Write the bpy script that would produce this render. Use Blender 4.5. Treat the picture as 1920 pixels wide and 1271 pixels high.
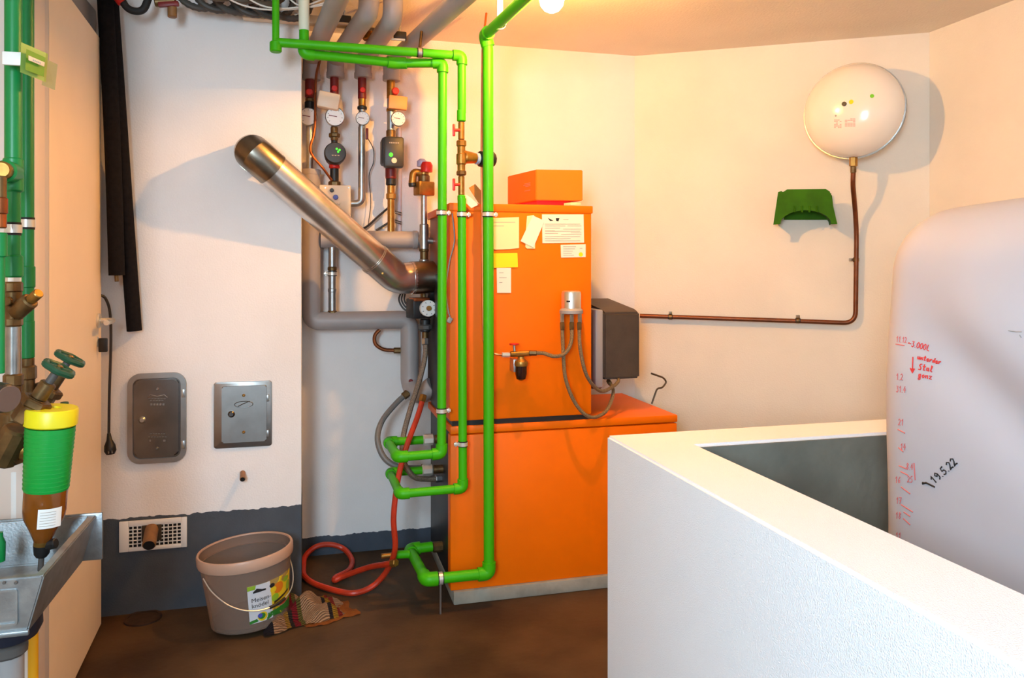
import bpy, bmesh, math, random
from mathutils import Vector, Matrix, Quaternion
from mathutils.bvhtree import BVHTree
random.seed(7)
C = bpy.context.scene.collection
S = bpy.context.scene
for o in list(bpy.data.objects):
    bpy.data.objects.remove(o)

# ------------------------------------------------------------------ camera, world, light, exposure
FPX, CX, HY, CAMZ, YAW = 1440.0, 960.0, 505.0, 1.30, math.radians(14.8)
cam_d = bpy.data.cameras.new('camera')
cam = bpy.data.objects.new('camera', cam_d); C.objects.link(cam)
cam.location = (0, 0, CAMZ); cam.rotation_euler = (math.radians(90), 0, -YAW)
cam_d.sensor_width = 36; cam_d.lens = FPX/1920*36
cam_d.shift_y = -(635.5-HY)/1920
cam_d.clip_start = 0.02
S.camera = cam

w = bpy.data.worlds.new('world'); S.world = w; w.use_nodes = True
w.node_tree.nodes['Background'].inputs[0].default_value = (0.80, 0.86, 1.0, 1)
w.node_tree.nodes['Background'].inputs[1].default_value = 0.85

al = bpy.data.lights.new('daylight_fill', 'AREA'); al.shape = 'RECTANGLE'; al.size = 0.7; al.size_y = 0.9  # unseen fill added for cool daylight from behind left; no window stands here
al.energy = 124; al.color = (0.59, 0.82, 1.0)
alo = bpy.data.objects.new('daylight_fill', al); C.objects.link(alo)
alo.location = (-0.70, -0.65, 1.62)
alo.rotation_euler = (Vector((0.90, 1.45, 0.6))-Vector(alo.location)).to_track_quat('-Z', 'Y').to_euler()

LAMP = Vector((0.785, 2.45, 2.20)); LAMP_R = 0.014
LAMP_COL = (1.0, 0.46, 0.10); LAMP_STRENGTH = 8700.0

S.view_settings.view_transform = 'Standard'; S.view_settings.look = 'None'
S.view_settings.gamma = 1; S.view_settings.exposure = 0.0
S.view_settings.use_curve_mapping = False

# ------------------------------------------------------------------ helpers
CT, ST = math.cos(YAW), math.sin(YAW)
def ray(x, y):
    u = (x-CX)/FPX; v = (HY-y)/FPX
    return Vector((ST+u*CT, CT-u*ST, v))
WB_N = Vector((0.523, 0.852, 0)); WB_K = WB_N.dot(Vector((1.593, 3.60, 0)))
def P(x, y, Y=None, X=None, Z=None, D=None, B=None):
    """a point of the room seen at (x, y): on the plane Y=, X= or Z=, at depth D, or B metres in front of the slanted wall"""
    r = ray(x, y)
    if Y is not None: t = Y/r.y
    elif X is not None: t = X/r.x
    elif Z is not None: t = (Z-CAMZ)/r.z
    elif B is not None: t = (WB_K-B)/r.dot(WB_N)
    else: t = D
    return r*t+Vector((0, 0, CAMZ))
def depth(p): return p.x*ST+p.y*CT
def M_(px, p): return px*depth(p)/FPX      # pixels to metres at a point

def srgb(c):
    f = lambda v: (v/12.92 if v <= 0.04045 else ((v+0.055)/1.055)**2.4)
    return tuple(f(v/255.0) for v in c[:3])+(1.0,)

MATS = {}
def mat(name, col, rough=0.5, metal=0.0, var=0.0, scale=30.0, bump=0.0, bscale=80.0, spec=0.5, coat=0.0, emit=0.0,
        alpha=1.0, sss=0.0, dark=None, trans=0.0, ecol=None):
    if name in MATS: return MATS[name]
    m = bpy.data.materials.new(name); m.use_nodes = True
    nt = m.node_tree; b = nt.nodes['Principled BSDF']
    c = srgb(col)
    b.inputs['Base Color'].default_value = c; b.inputs['Roughness'].default_value = rough
    b.inputs['Metallic'].default_value = metal; b.inputs['Specular IOR Level'].default_value = spec
    b.inputs['Coat Weight'].default_value = coat; b.inputs['Alpha'].default_value = alpha
    b.inputs['Transmission Weight'].default_value = trans
    if sss:
        b.inputs['Subsurface Weight'].default_value = sss
        b.inputs['Subsurface Radius'].default_value = (1.0, 0.75, 0.55)
        b.inputs['Subsurface Scale'].default_value = 0.05
    if emit:
        b.inputs['Emission Color'].default_value = srgb(ecol or col); b.inputs['Emission Strength'].default_value = emit
    tc = nt.nodes.new('ShaderNodeTexCoord')
    if var or dark:
        n = nt.nodes.new('ShaderNodeTexNoise'); n.inputs['Scale'].default_value = scale; n.inputs['Detail'].default_value = 6
        nt.links.new(tc.outputs['Object'], n.inputs['Vector'])
        r = nt.nodes.new('ShaderNodeValToRGB')
        d = srgb(dark) if dark else tuple(v*(1-var) for v in c[:3])+(1,)
        r.color_ramp.elements[0].color = d; r.color_ramp.elements[0].position = 0.35
        r.color_ramp.elements[1].color = tuple(min(1, v*(1+var*0.3)) for v in c[:3])+(1,); r.color_ramp.elements[1].position = 0.62
        nt.links.new(n.outputs['Fac'], r.inputs['Fac']); nt.links.new(r.outputs['Color'], b.inputs['Base Color'])
    if bump:
        n2 = nt.nodes.new('ShaderNodeTexNoise'); n2.inputs['Scale'].default_value = bscale; n2.inputs['Detail'].default_value = 5
        nt.links.new(tc.outputs['Object'], n2.inputs['Vector'])
        bp = nt.nodes.new('ShaderNodeBump'); bp.inputs['Strength'].default_value = bump; bp.inputs['Distance'].default_value = 0.004
        nt.links.new(n2.outputs['Fac'], bp.inputs['Height']); nt.links.new(bp.outputs['Normal'], b.inputs['Normal'])
    MATS[name] = m
    return m

def root_loc(o):
    while o.parent: o = o.parent
    return Vector(o.location)
def obj(name, bm, m, parent=None, smooth=True, label=None, ang=35):
    me = bpy.data.meshes.new(name)
    bmesh.ops.recalc_face_normals(bm, faces=bm.faces[:])
    if parent is not None:
        bmesh.ops.translate(bm, verts=bm.verts[:], vec=-root_loc(parent))
    bm.to_mesh(me); bm.free()
    for mm in (m if isinstance(m, (list, tuple)) else [m]): me.materials.append(mm)
    if smooth:
        for p in me.polygons: p.use_smooth = True
        me.set_sharp_from_angle(angle=math.radians(ang))
    o = bpy.data.objects.new(name, me); C.objects.link(o)
    if parent is not None: o.parent = parent
    if label: o['label'] = label
    return o
def thing(name, label, cat, loc=(0, 0, 0), group=None, kind=None):
    o = bpy.data.objects.new(name, None); C.objects.link(o); o.location = loc; o.empty_display_size = 0.05
    return tag(o, label, cat, group, kind)
def tag(o, label, cat, group=None, kind=None):
    o['label'] = label; o['category'] = cat
    if group: o['group'] = group
    if kind: o['kind'] = kind
    return o

def fil(pts, r, k=5):
    """round the corners of a polyline"""
    pts = [Vector(p) for p in pts]
    if r <= 0 or len(pts) < 3: return pts
    out = [pts[0]]
    for a, b, c in zip(pts, pts[1:], pts[2:]):
        d1, d2 = (a-b), (c-b); l1, l2 = d1.length, d2.length
        rr = min(r, l1*0.48, l2*0.48)
        p1, p2 = b+d1.normalized()*rr, b+d2.normalized()*rr
        for i in range(k+1):
            t = i/k; out.append(p1*(1-t)**2+b*2*t*(1-t)+p2*t*t)
    out.append(pts[-1])
    return out
def cat(pts, k=6):
    pts = [Vector(p) for p in pts]; q = [pts[0]*2-pts[1]]+pts+[pts[-1]*2-pts[-2]]; out = []
    for i in range(1, len(q)-2):
        p0, p1, p2, p3 = q[i-1:i+3]
        for j in range(k):
            t = j/k
            out.append(0.5*((2*p1)+(p2-p0)*t+(2*p0-5*p1+4*p2-p3)*t*t+(3*p1-p0-3*p2+p3)*t**3))
    out.append(pts[-1])
    return out
def tube(pts, r, n=12, bm=None, caps=True):
    bm = bm or bmesh.new(); pts = [Vector(p) for p in pts]
    pp = [pts[0]]
    rr = [r[0]] if isinstance(r, list) else None
    for i, p in enumerate(pts[1:]):
        if (p-pp[-1]).length > 1e-6:
            pp.append(p)
            if rr is not None: rr.append(r[i+1])
    pts = pp; N = len(pts); rings = []
    t = (pts[1]-pts[0]).normalized()
    a = t.orthogonal().normalized()
    for i, p in enumerate(pts):
        t2 = (pts[min(i+1, N-1)]-pts[max(i-1, 0)])
        t2 = t2.normalized() if t2.length > 1e-9 else t
        a = t.rotation_difference(t2) @ a; a = (a-t2*a.dot(t2)).normalized(); t = t2
        b = t.cross(a); R = rr[i] if rr is not None else r
        rings.append([bm.verts.new(p+(a*math.cos(2*math.pi*j/n)+b*math.sin(2*math.pi*j/n))*R) for j in range(n)])
    for A, B_ in zip(rings, rings[1:]):
        for j in range(n): bm.faces.new((A[j], A[(j+1) % n], B_[(j+1) % n], B_[j]))
    if caps: bm.faces.new(rings[0][::-1]); bm.faces.new(rings[-1])
    return bm
def lathe(prof, o, axis, n=24, bm=None):
    """prof = [(radius, height along axis)]"""
    bm = bm or bmesh.new(); o = Vector(o); ax = Vector(axis).normalized(); a = ax.orthogonal().normalized(); b = ax.cross(a); rings = []
    for r, h in prof:
        if r < 1e-6: rings.append([bm.verts.new(o+ax*h)])
        else: rings.append([bm.verts.new(o+ax*h+(a*math.cos(2*math.pi*(j+.5)/n)+b*math.sin(2*math.pi*(j+.5)/n))*r) for j in range(n)])
    for A, B_ in zip(rings, rings[1:]):
        for j in range(n):
            k = (j+1) % n
            if len(A) == 1 and len(B_) == 1: continue
            if len(A) == 1: bm.faces.new((A[0], B_[k], B_[j]))
            elif len(B_) == 1: bm.faces.new((A[j], A[k], B_[0]))
            else: bm.faces.new((A[j], A[k], B_[k], B_[j]))
    if len(rings[0]) > 1: bm.faces.new(rings[0][::-1])
    if len(rings[-1]) > 1: bm.faces.new(rings[-1])
    return bm
def rod(p0, p1, r, n=20, ch=None, r2=None, bm=None):
    p0, p1 = Vector(p0), Vector(p1); L = (p1-p0).length; r2 = r if r2 is None else r2
    ch = min(r*0.18, L*0.2) if ch is None else ch
    return lathe([(r-ch, 0), (r, ch), (r2, L-ch), (max(r2-ch, 1e-4), L)], p0, p1-p0, n, bm)
def box(c, s, rot=None, bev=0.0, bm=None, seg=2):
    b = bmesh.new(); bmesh.ops.create_cube(b, size=1)
    bmesh.ops.scale(b, vec=Vector(s), verts=b.verts[:])
    if bev: bmesh.ops.bevel(b, geom=b.edges[:], offset=bev, segments=seg, affect='EDGES', profile=0.5)
    if rot is not None: bmesh.ops.rotate(b, cent=(0, 0, 0), matrix=rot, verts=b.verts[:])
    bmesh.ops.translate(b, vec=Vector(c), verts=b.verts[:])
    return join(bm, b)
def boxb(x0, x1, y0, y1, z0, z1, bev=0.0, bm=None, seg=2):
    return box(((x0+x1)/2, (y0+y1)/2, (z0+z1)/2), (abs(x1-x0), abs(y1-y0), abs(z1-z0)), None, bev, bm, seg)
def join(bm, b):
    if bm is None: return b
    me = bpy.data.meshes.new('tmp'); b.to_mesh(me); b.free(); bm.from_mesh(me); bpy.data.meshes.remove(me)
    return bm
def prism(pts, vec, bm=None):
    """extrude a flat polygon by a vector"""
    bm = bm or bmesh.new(); vec = Vector(vec)
    A = [bm.verts.new(Vector(p)) for p in pts]; B_ = [bm.verts.new(Vector(p)+vec) for p in pts]
    n = len(A); bm.faces.new(A); bm.faces.new(B_[::-1])
    for i in range(n): bm.faces.new((A[i], B_[i], B_[(i+1) % n], A[(i+1) % n]))
    return bm
def rrect(x0, x1, z0, z1, r, k=6):
    out = []
    for cx, cz, a0 in ((x1-r, z1-r, 0), (x0+r, z1-r, 90), (x0+r, z0+r, 180), (x1-r, z0+r, 270)):
        for i in range(k+1):
            a = math.radians(a0+90*i/k); out.append((cx+r*math.cos(a), cz+r*math.sin(a)))
    return out
def rplate(x0, x1, z0, z1, y0, y1, r, bev=0.0):
    b = prism([(x, y1, z) for x, z in rrect(x0, x1, z0, z1, r)], (0, y0-y1, 0))
    if bev:
        ed = [e for e in b.edges if abs(e.verts[0].co.y-y0) < 1e-6 and abs(e.verts[1].co.y-y0) < 1e-6]
        bmesh.ops.bevel(b, geom=ed, offset=bev, segments=2, affect='EDGES', profile=0.5)
    return b
def rframe(x0, x1, z0, z1, y0, y1, r, wd, bm=None):
    """a flat frame in the XZ plane, rounded corners"""
    bm = bm or bmesh.new(); ro = rrect(x0, x1, z0, z1, r); ri = rrect(x0+wd, x1-wd, z0+wd, z1-wd, max(r-wd, 0.002)); n = len(ro)
    V = [[bm.verts.new((x, y, z)) for x, z in q] for q, y in ((ro, y1), (ro, y0), (ri, y0), (ri, y1))]
    for A, B_ in zip(V, V[1:]+V[:1]):
        for j in range(n): bm.faces.new((A[j], A[(j+1) % n], B_[(j+1) % n], B_[j]))
    return bm
def ring(c, axis, R, w, t, n=28, bm=None):
    """a band: inner radius R, thickness t, width w"""
    c = Vector(c); ax = Vector(axis).normalized(); bm = bm or bmesh.new(); a = ax.orthogonal().normalized(); b = ax.cross(a)
    prof = [(R, -w/2), (R+t, -w/2), (R+t, w/2), (R, w/2)]
    rs = [[bm.verts.new(c+ax*h+(a*math.cos(2*math.pi*j/n)+b*math.sin(2*math.pi*j/n))*r) for j in range(n)] for r, h in prof]
    for A, B_ in zip(rs, rs[1:]+rs[:1]):
        for j in range(n): bm.faces.new((A[j], A[(j+1) % n], B_[(j+1) % n], B_[j]))
    return bm
def text_bm(s, size, origin, right, up, out, depth_=0.0006, align='LEFT'):
    cu = bpy.data.curves.new('t', 'FONT'); cu.body = s; cu.size = size; cu.align_x = align; cu.extrude = 0
    to = bpy.data.objects.new('t', cu); C.objects.link(to)
    dg = bpy.context.evaluated_depsgraph_get(); me = to.evaluated_get(dg).to_mesh()
    b = bmesh.new(); b.from_mesh(me); to.evaluated_get(dg).to_mesh_clear(); bpy.data.objects.remove(to)
    o, r_, u_, n_ = Vector(origin), Vector(right).normalized(), Vector(up).normalized(), Vector(out).normalized()
    for v in b.verts: v.co = o+r_*v.co.x+u_*v.co.y+n_*depth_
    return b
UP = Vector((0, 0, 1)); FW = Vector((ST, CT, 0)); RT = Vector((CT, -ST, 0))

# ------------------------------------------------------------------ materials
def wall_mat(name, col, bump=0.35, bscale=160, var=0.05, paint_z=None, paint=(70, 76, 84), sc=3.0):
    m = mat(name, col, 0.85, 0, var, sc, bump, bscale, spec=0.2)
    if paint_z is not None:
        nt = m.node_tree; b = nt.nodes['Principled BSDF']; src = b.inputs['Base Color'].links[0].from_socket
        g = nt.nodes.new('ShaderNodeNewGeometry'); sp = nt.nodes.new('ShaderNodeSeparateXYZ'); nt.links.new(g.outputs['Position'], sp.inputs[0])
        n = nt.nodes.new('ShaderNodeTexNoise'); n.inputs['Scale'].default_value = 28; nt.links.new(g.outputs['Position'], n.inputs['Vector'])
        a = nt.nodes.new('ShaderNodeMath'); a.operation = 'MULTIPLY_ADD'; a.inputs[1].default_value = 0.022; nt.links.new(n.outputs['Fac'], a.inputs[0]); nt.links.new(sp.outputs['Z'], a.inputs[2])
        ls = nt.nodes.new('ShaderNodeMath'); ls.operation = 'LESS_THAN'; ls.inputs[1].default_value = paint_z+0.011; nt.links.new(a.outputs[0], ls.inputs[0])
        mx = nt.nodes.new('ShaderNodeMix'); mx.data_type = 'RGBA'; nt.links.new(ls.outputs[0], mx.inputs['Factor'])
        n3 = nt.nodes.new('ShaderNodeTexNoise'); n3.inputs['Scale'].default_value = 9; nt.links.new(g.outputs['Position'], n3.inputs['Vector'])
        r3 = nt.nodes.new('ShaderNodeValToRGB'); c = srgb(paint); r3.color_ramp.elements[0].color = tuple(v*0.75 for v in c[:3])+(1,); r3.color_ramp.elements[1].color = tuple(v*1.2 for v in c[:3])+(1,)
        nt.links.new(n3.outputs['Fac'], r3.inputs['Fac'])
        nt.links.new(src, mx.inputs['A']); nt.links.new(r3.outputs['Color'], mx.inputs['B']); nt.links.new(mx.outputs['Result'], b.inputs['Base Color'])
    return m
W_PLAIN = wall_mat('white_plaster', (238, 227, 210))
W_CHIM = wall_mat('chimney_plaster', (240, 234, 230), paint_z=0.362, paint=(78, 84, 92))
W_BACK = wall_mat('back_plaster', (236, 230, 226), paint_z=0.085, paint=(74, 80, 90))
W_CEIL = wall_mat('ceiling_plaster', (238, 226, 208), 0.5, 110)
W_BUND = wall_mat('bund_paint', (248, 249, 253), 0.75, 340, 0.02)
W_COAT = wall_mat('bund_coating', (126, 126, 116), 0.5, 60, 0.2, sc=6)
FLOOR = mat('concrete_floor', (80, 60, 40), 0.6, 0, 0.45, 2.6, 0.25, 40, spec=0.2, dark=(56, 40, 26))
GREEN = mat('green_pipe', (64, 172, 8), 0.42, spec=0.25)
GREEN_D = mat('green_pipe_left', (10, 128, 62), 0.38, spec=0.45)
INSUL = mat('grey_insulation', (164, 155, 152), 0.45, 0, 0.06, 8)
STEEL = mat('galvanized_steel', (178, 178, 176), 0.32, 0.9, 0.15, 40)
FLUE = mat('flue_steel', (216, 210, 204), 0.27, 0.92, 0.16, 14, 0.05, 30)
FLUE_D = mat('flue_elbow_steel', (150, 138, 122), 0.3, 1.0, 0.3, 10, 0.08, 25)
STAIN = mat('stainless_sheet', (118, 114, 112), 0.26, 1.0, 0.25, 9)
STAIN2 = mat('matt_stainless', (150, 145, 140), 0.36, 1.0, 0.12, 14)
BRASS = mat('brass', (168, 122, 56), 0.35, 0.75, 0.25, 40)
BRASS_D = mat('old_brass', (122, 94, 58), 0.42, 0.75, 0.35, 30)
COPPER = mat('copper', (176, 96, 52), 0.34, 0.85, 0.2, 25)
COPPER_D = mat('dark_copper', (140, 78, 44), 0.4, 0.8, 0.25, 25)
BLACK = mat('black_plastic', (28, 26, 26), 0.45, var=0.2)
FOAM = mat('black_foam', (30, 26, 26), 0.95, 0, 0.2, 60, 0.4, 200, spec=0.1)
RUBBER = mat('black_rubber', (24, 22, 22), 0.7)
RED = mat('red_plastic', (205, 30, 22), 0.4)
RED_D = mat('dark_red_plastic', (118, 22, 18), 0.45)
WHITE = mat('white_plastic', (236, 232, 226), 0.35)
CREAM = mat('cream_plastic', (228, 208, 182), 0.45)
ORANGE = mat('boiler_orange', (250, 112, 0), 0.45, 0, 0.05, 4, spec=0.18)
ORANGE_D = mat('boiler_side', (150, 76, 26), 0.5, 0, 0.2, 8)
DARKBOX = mat('burner_hood', (66, 54, 44), 0.55, 0, 0.15, 20, 0.15, 300)
GREY = mat('grey_plastic', (150, 146, 144), 0.5)
DGREY = mat('dark_grey_plastic', (82, 76, 72), 0.5)
CORR = mat('dark_conduit', (72, 66, 60), 0.55, 0, 0.2, 20)
PAPER = mat('cream_paper', (236, 216, 164), 0.8)
PAPER_W = mat('white_paper', (234, 222, 204), 0.8)
YELLOW = mat('yellow_note', (252, 216, 10), 0.7)
INK = mat('black_ink', (28, 24, 24), 0.7)
INK_G = mat('grey_ink', (170, 158, 146), 0.8)
RED_INK = mat('red_marker', (218, 52, 46), 0.6)
RED_INK2 = mat('faded_red_marker', (214, 104, 98), 0.6)
REDHOSE = mat('red_hose', (196, 54, 24), 0.4, 0, 0.15, 20)
GREYHOSE = mat('grey_hose', (116, 112, 108), 0.5, 0, 0.1, 60)
BRAID = mat('braided_steel', (158, 138, 104), 0.4, 0.6, 0.55, 420, 0.8, 600, dark=(92, 78, 58))
CABLE = mat('dark_cable', (52, 46, 44), 0.5)
CABLE_W = mat('white_cable', (226, 216, 204), 0.5)
GRATE_G = mat('dark_green_plastic', (54, 104, 6), 0.7, 0, 0.2, 15, spec=0.15)
WHEEL_G = mat('handwheel_green', (24, 74, 50), 0.4)
DOORM = mat('cream_door_paint', (248, 222, 190), 0.5, 0, 0.04, 3)
FRAMEM = mat('door_frame_paint', (206, 196, 190), 0.5, 0, 0.05, 4)
CONCR = mat('plinth_concrete', (150, 144, 130), 0.8, 0, 0.25, 10, 0.3, 60)
YCAP = mat('yellow_cap', (232, 214, 20), 0.4)
GBODY = mat('green_filter_body', (8, 150, 54), 0.38)
AMBER = mat('amber_bowl', (150, 84, 24), 0.12, 0, 0.15, 20, alpha=1.0, trans=0.35)
SINKM = mat('sink_metal', (160, 164, 166), 0.38, 0.85, 0.2, 30, 0.1, 200)
NAVY = mat('siphon_plastic', (34, 38, 52), 0.4)
TAN = mat('brown_pipe', (138, 96, 54), 0.5, 0, 0.2, 30)
GLASSY = mat('gauge_glass', (235, 232, 228), 0.12)
BLUE = mat('blue_plastic', (70, 80, 170), 0.4)
SILVER = mat('silver_cap', (226, 222, 212), 0.28, 0.6)
LED = mat('green_led', (60, 255, 40), 0.4, emit=1.2)
VESSEL = mat('vessel_enamel', (242, 232, 218), 0.16, 0, 0.02, 5, coat=0.6)
PINK = mat('faded_red_print', (226, 178, 164), 0.5)
HOLE = mat('dark_opening', (14, 12, 11), 0.9)

# ------------------------------------------------------------------ the room
YC, YW, ZC = 3.17, 3.60, 2.38
XL, XR = -0.80, 2.735
def struct(name, bm, m, label, cat_, parent=None):
    o = obj(name, bm, m, parent, smooth=False); o['kind'] = 'structure'
    if parent is None: o['label'] = label; o['category'] = cat_
    return o
struct('floor', boxb(-3.2, 3.2, -3.2, 3.9, -0.12, 0.0), FLOOR, 'dark brown stained concrete floor of the boiler room', 'floor')
struct('ceiling', boxb(-3.2, 3.2, -3.2, 3.9, ZC, ZC+0.12), W_CEIL, 'rough white plaster ceiling above the boiler', 'ceiling')
struct('wall_back', boxb(-0.03, 1.63, YW, YW+0.15, 0, ZC), W_BACK, 'white plaster wall behind the orange boiler and the risers', 'wall')
q = [(1.593, YW, 0), (2.735, 2.899, 0), (2.735+.09, 2.899+.13, 0), (1.60+.03, YW+.15, 0)]
struct('wall_back_right', prism(q, (0, 0, ZC)), W_PLAIN, 'slanted white plaster wall that carries the expansion vessel', 'wall')
struct('wall_right', boxb(XR, XR+0.15, -3.2, 2.93, 0, ZC), W_PLAIN, 'white plaster wall on the right above the plastic tank', 'wall')
struct('wall_left', boxb(XL-0.15, XL, -0.6, YC+0.3, 0, ZC), W_PLAIN, 'white plaster wall on the left with the door and the green pipes', 'wall')
struct('wall_chimney', boxb(XL-0.1, -0.03, YC, YW+0.15, 0, ZC), W_CHIM, 'white plaster chimney breast with a dark grey painted foot', 'wall')

# door with frame, handle, key
HX = -0.729
DN, DF = Vector((-0.697, 2.385, 0)), Vector((-0.7297, 3.078, 0)); dd_ = (DF-DN).normalized(); dn_ = Vector((-dd_.y, dd_.x, 0)); dn_ = dn_ if dn_.x < 0 else -dn_
b_ = prism([DN+UP*0.012, DF+UP*0.012, DF+UP*2.135, DN+UP*2.135], dn_*0.04)
bmesh.ops.recalc_face_normals(b_, faces=b_.faces[:]); bmesh.ops.bevel(b_, geom=b_.edges[:], offset=0.003, segments=2, affect='EDGES')
door = obj('door_1', b_, DOORM); tag(door, 'cream door in the left wall between the green pipes and the chimney breast', 'door', kind='structure')
obj('door_frame', boxb(-0.76, -0.675, 2.19, 2.283, 0, 2.22, 0.006), mat('frame_paint_light', (222, 204, 190), 0.5), door)
obj('door_jamb', boxb(-0.76, -0.692, 2.292, 2.372, 0, 2.2, 0.004), FRAMEM, door)
obj('door_head', boxb(-0.79, HX-0.035, 2.29, 3.15, 2.14, 2.26, 0.004), GREY, door)
obj('far_jamb', boxb(-0.79, HX-0.03, 3.09, YC-0.002, 0, 2.14, 0.003), FRAMEM, door)
hp = P(181, 601, X=HX)
h = rod(hp, hp+Vector((0.012, 0, 0)), 0.026)
handle = obj('handle_rose', h, SILVER, door)
hb = tube(fil([hp+Vector((0.01, 0, 0)), hp+Vector((0.055, 0, 0)), hp+Vector((0.055, -0.10, -0.002))], 0.018), 0.0095)
obj('lever', hb, SILVER, handle)
kp = hp+Vector((0, 0.0, -0.075))
esc = obj('escutcheon', rod(kp, kp+Vector((0.006, 0, 0)), 0.018), SILVER, door)
obj('key', box(kp+Vector((0.022, -0.004, -0.012)), (0.03, 0.012, 0.05), bev=0.004), BLACK, esc)

# ------------------------------------------------------------------ low bund wall
BX, BY, BH, BT = 0.868, 2.165, 0.80, 0.20
bb = bmesh.new()
outer = [(BX, -1.2), (BX, BY), (XR-0.002, BY), (XR-0.002, BY-0.18), (BX+BT, BY-0.18), (BX+BT, -1.2)]
prism([(x, y, 0) for x, y in outer], (0, 0, BH), bb)
bmesh.ops.recalc_face_normals(bb, faces=bb.faces[:])
bmesh.ops.bevel(bb, geom=[e for e in bb.edges if min(e.verts[0].co.z, e.verts[1].co.z) > BH-1e-4 or abs(e.verts[0].co.z-e.verts[1].co.z) > 0.5], offset=0.006, segments=2, affect='EDGES')
bo = obj('wall_bund', bb, W_BUND, ang=30); tag(bo, 'low white rendered wall around the white plastic tank', 'wall', kind='structure')
cb = boxb(BX+BT-0.001, BX+BT+0.006, -1.2, BY-0.18, 0, BH-0.008); boxb(BX+BT, XR-0.003, BY-0.186, BY-0.179, 0, BH-0.008, bm=cb)
obj('coating', cb, W_COAT, bo, smooth=False, label='grey coating on the inside')

# ------------------------------------------------------------------ plastic tank
TX0, TX1, TY0, TY1, TZ0, TZ1 = 1.38, 2.35, 0.28, 1.68, 0.0, 1.455
tb = bmesh.new(); bmesh.ops.create_cube(tb, size=2)
bmesh.ops.subdivide_edges(tb, edges=tb.edges[:], cuts=56, use_grid_fill=True)
tc_ = Vector(((TX0+TX1)/2, (TY0+TY1)/2, (TZ0+TZ1)/2)); th_ = Vector(((TX1-TX0)/2, (TY1-TY0)/2, (TZ1-TZ0)/2)); RC = 0.15
cr_a, cr_b = P(1738, 590, X=TX0), P(1935, 790, X=TX0)
cd = Vector((0, cr_b.y-cr_a.y, cr_b.z-cr_a.z)).normalized(); cn = Vector((0, -cd.z, cd.y))
if cn.z < 0: cn = -cn
for v in tb.verts:
    p = Vector((v.co.x*th_.x, v.co.y*th_.y, v.co.z*th_.z))
    inn = Vector([max(-(h_-RC), min(h_-RC, c_)) for c_, h_ in zip(p, th_)])
    d = p-inn
    if d.length > 1e-6:
        # round the corner by a p-norm
        q_ = max(abs(d.x), abs(d.y), abs(d.z)); d = d.normalized()*q_ if q_ > 0 else d
    p = inn+d
    fy = 1-(p.y/th_.y)**2
    if p.z > 0: p.z += 0.022*(fy-0.55)*(p.z/th_.z)
    p.y *= 1-0.02*max(0, p.z/th_.z)
    p.x -= 0.012*math.cos(p.z/th_.z*1.4)*(1 if p.x < 0 else -1)
    wp = p+tc_
    if p.x < -th_.x*0.7:
        rel = wp-cr_a; s = rel.dot(cd); n_ = rel.dot(cn)
        fade = min(1, max(0, (s+0.08)/0.22))
        wp.x += fade*(0.024*math.exp(-((n_+0.02)/0.07)**2)-0.018*math.exp(-((n_-0.10)/0.10)**2))
        wp.x += 0.006*math.sin(wp.z*9+wp.y*5)
    v.co = wp
TANK = mat('tank_plastic', (186, 183, 190), 0.6, 0, 0.03, 4, 0.0, spec=0.25, sss=0.35)
tank_bvh = BVHTree.FromBMesh(tb)
tank = thing('oil_tank', 'white translucent plastic tank with handwritten level marks behind the low white wall', 'tank', (tc_.x, tc_.y, 0))
obj('tank_body', tb, TANK, tank, ang=80)
tcp = P(1990, 385, X=1.85)
obj('filler_cap', lathe([(0.085, 0), (0.085, 0.05), (0.07, 0.065), (0, 0.065)], (1.85, 0.95, 1.462), UP), RED, tank)

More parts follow.
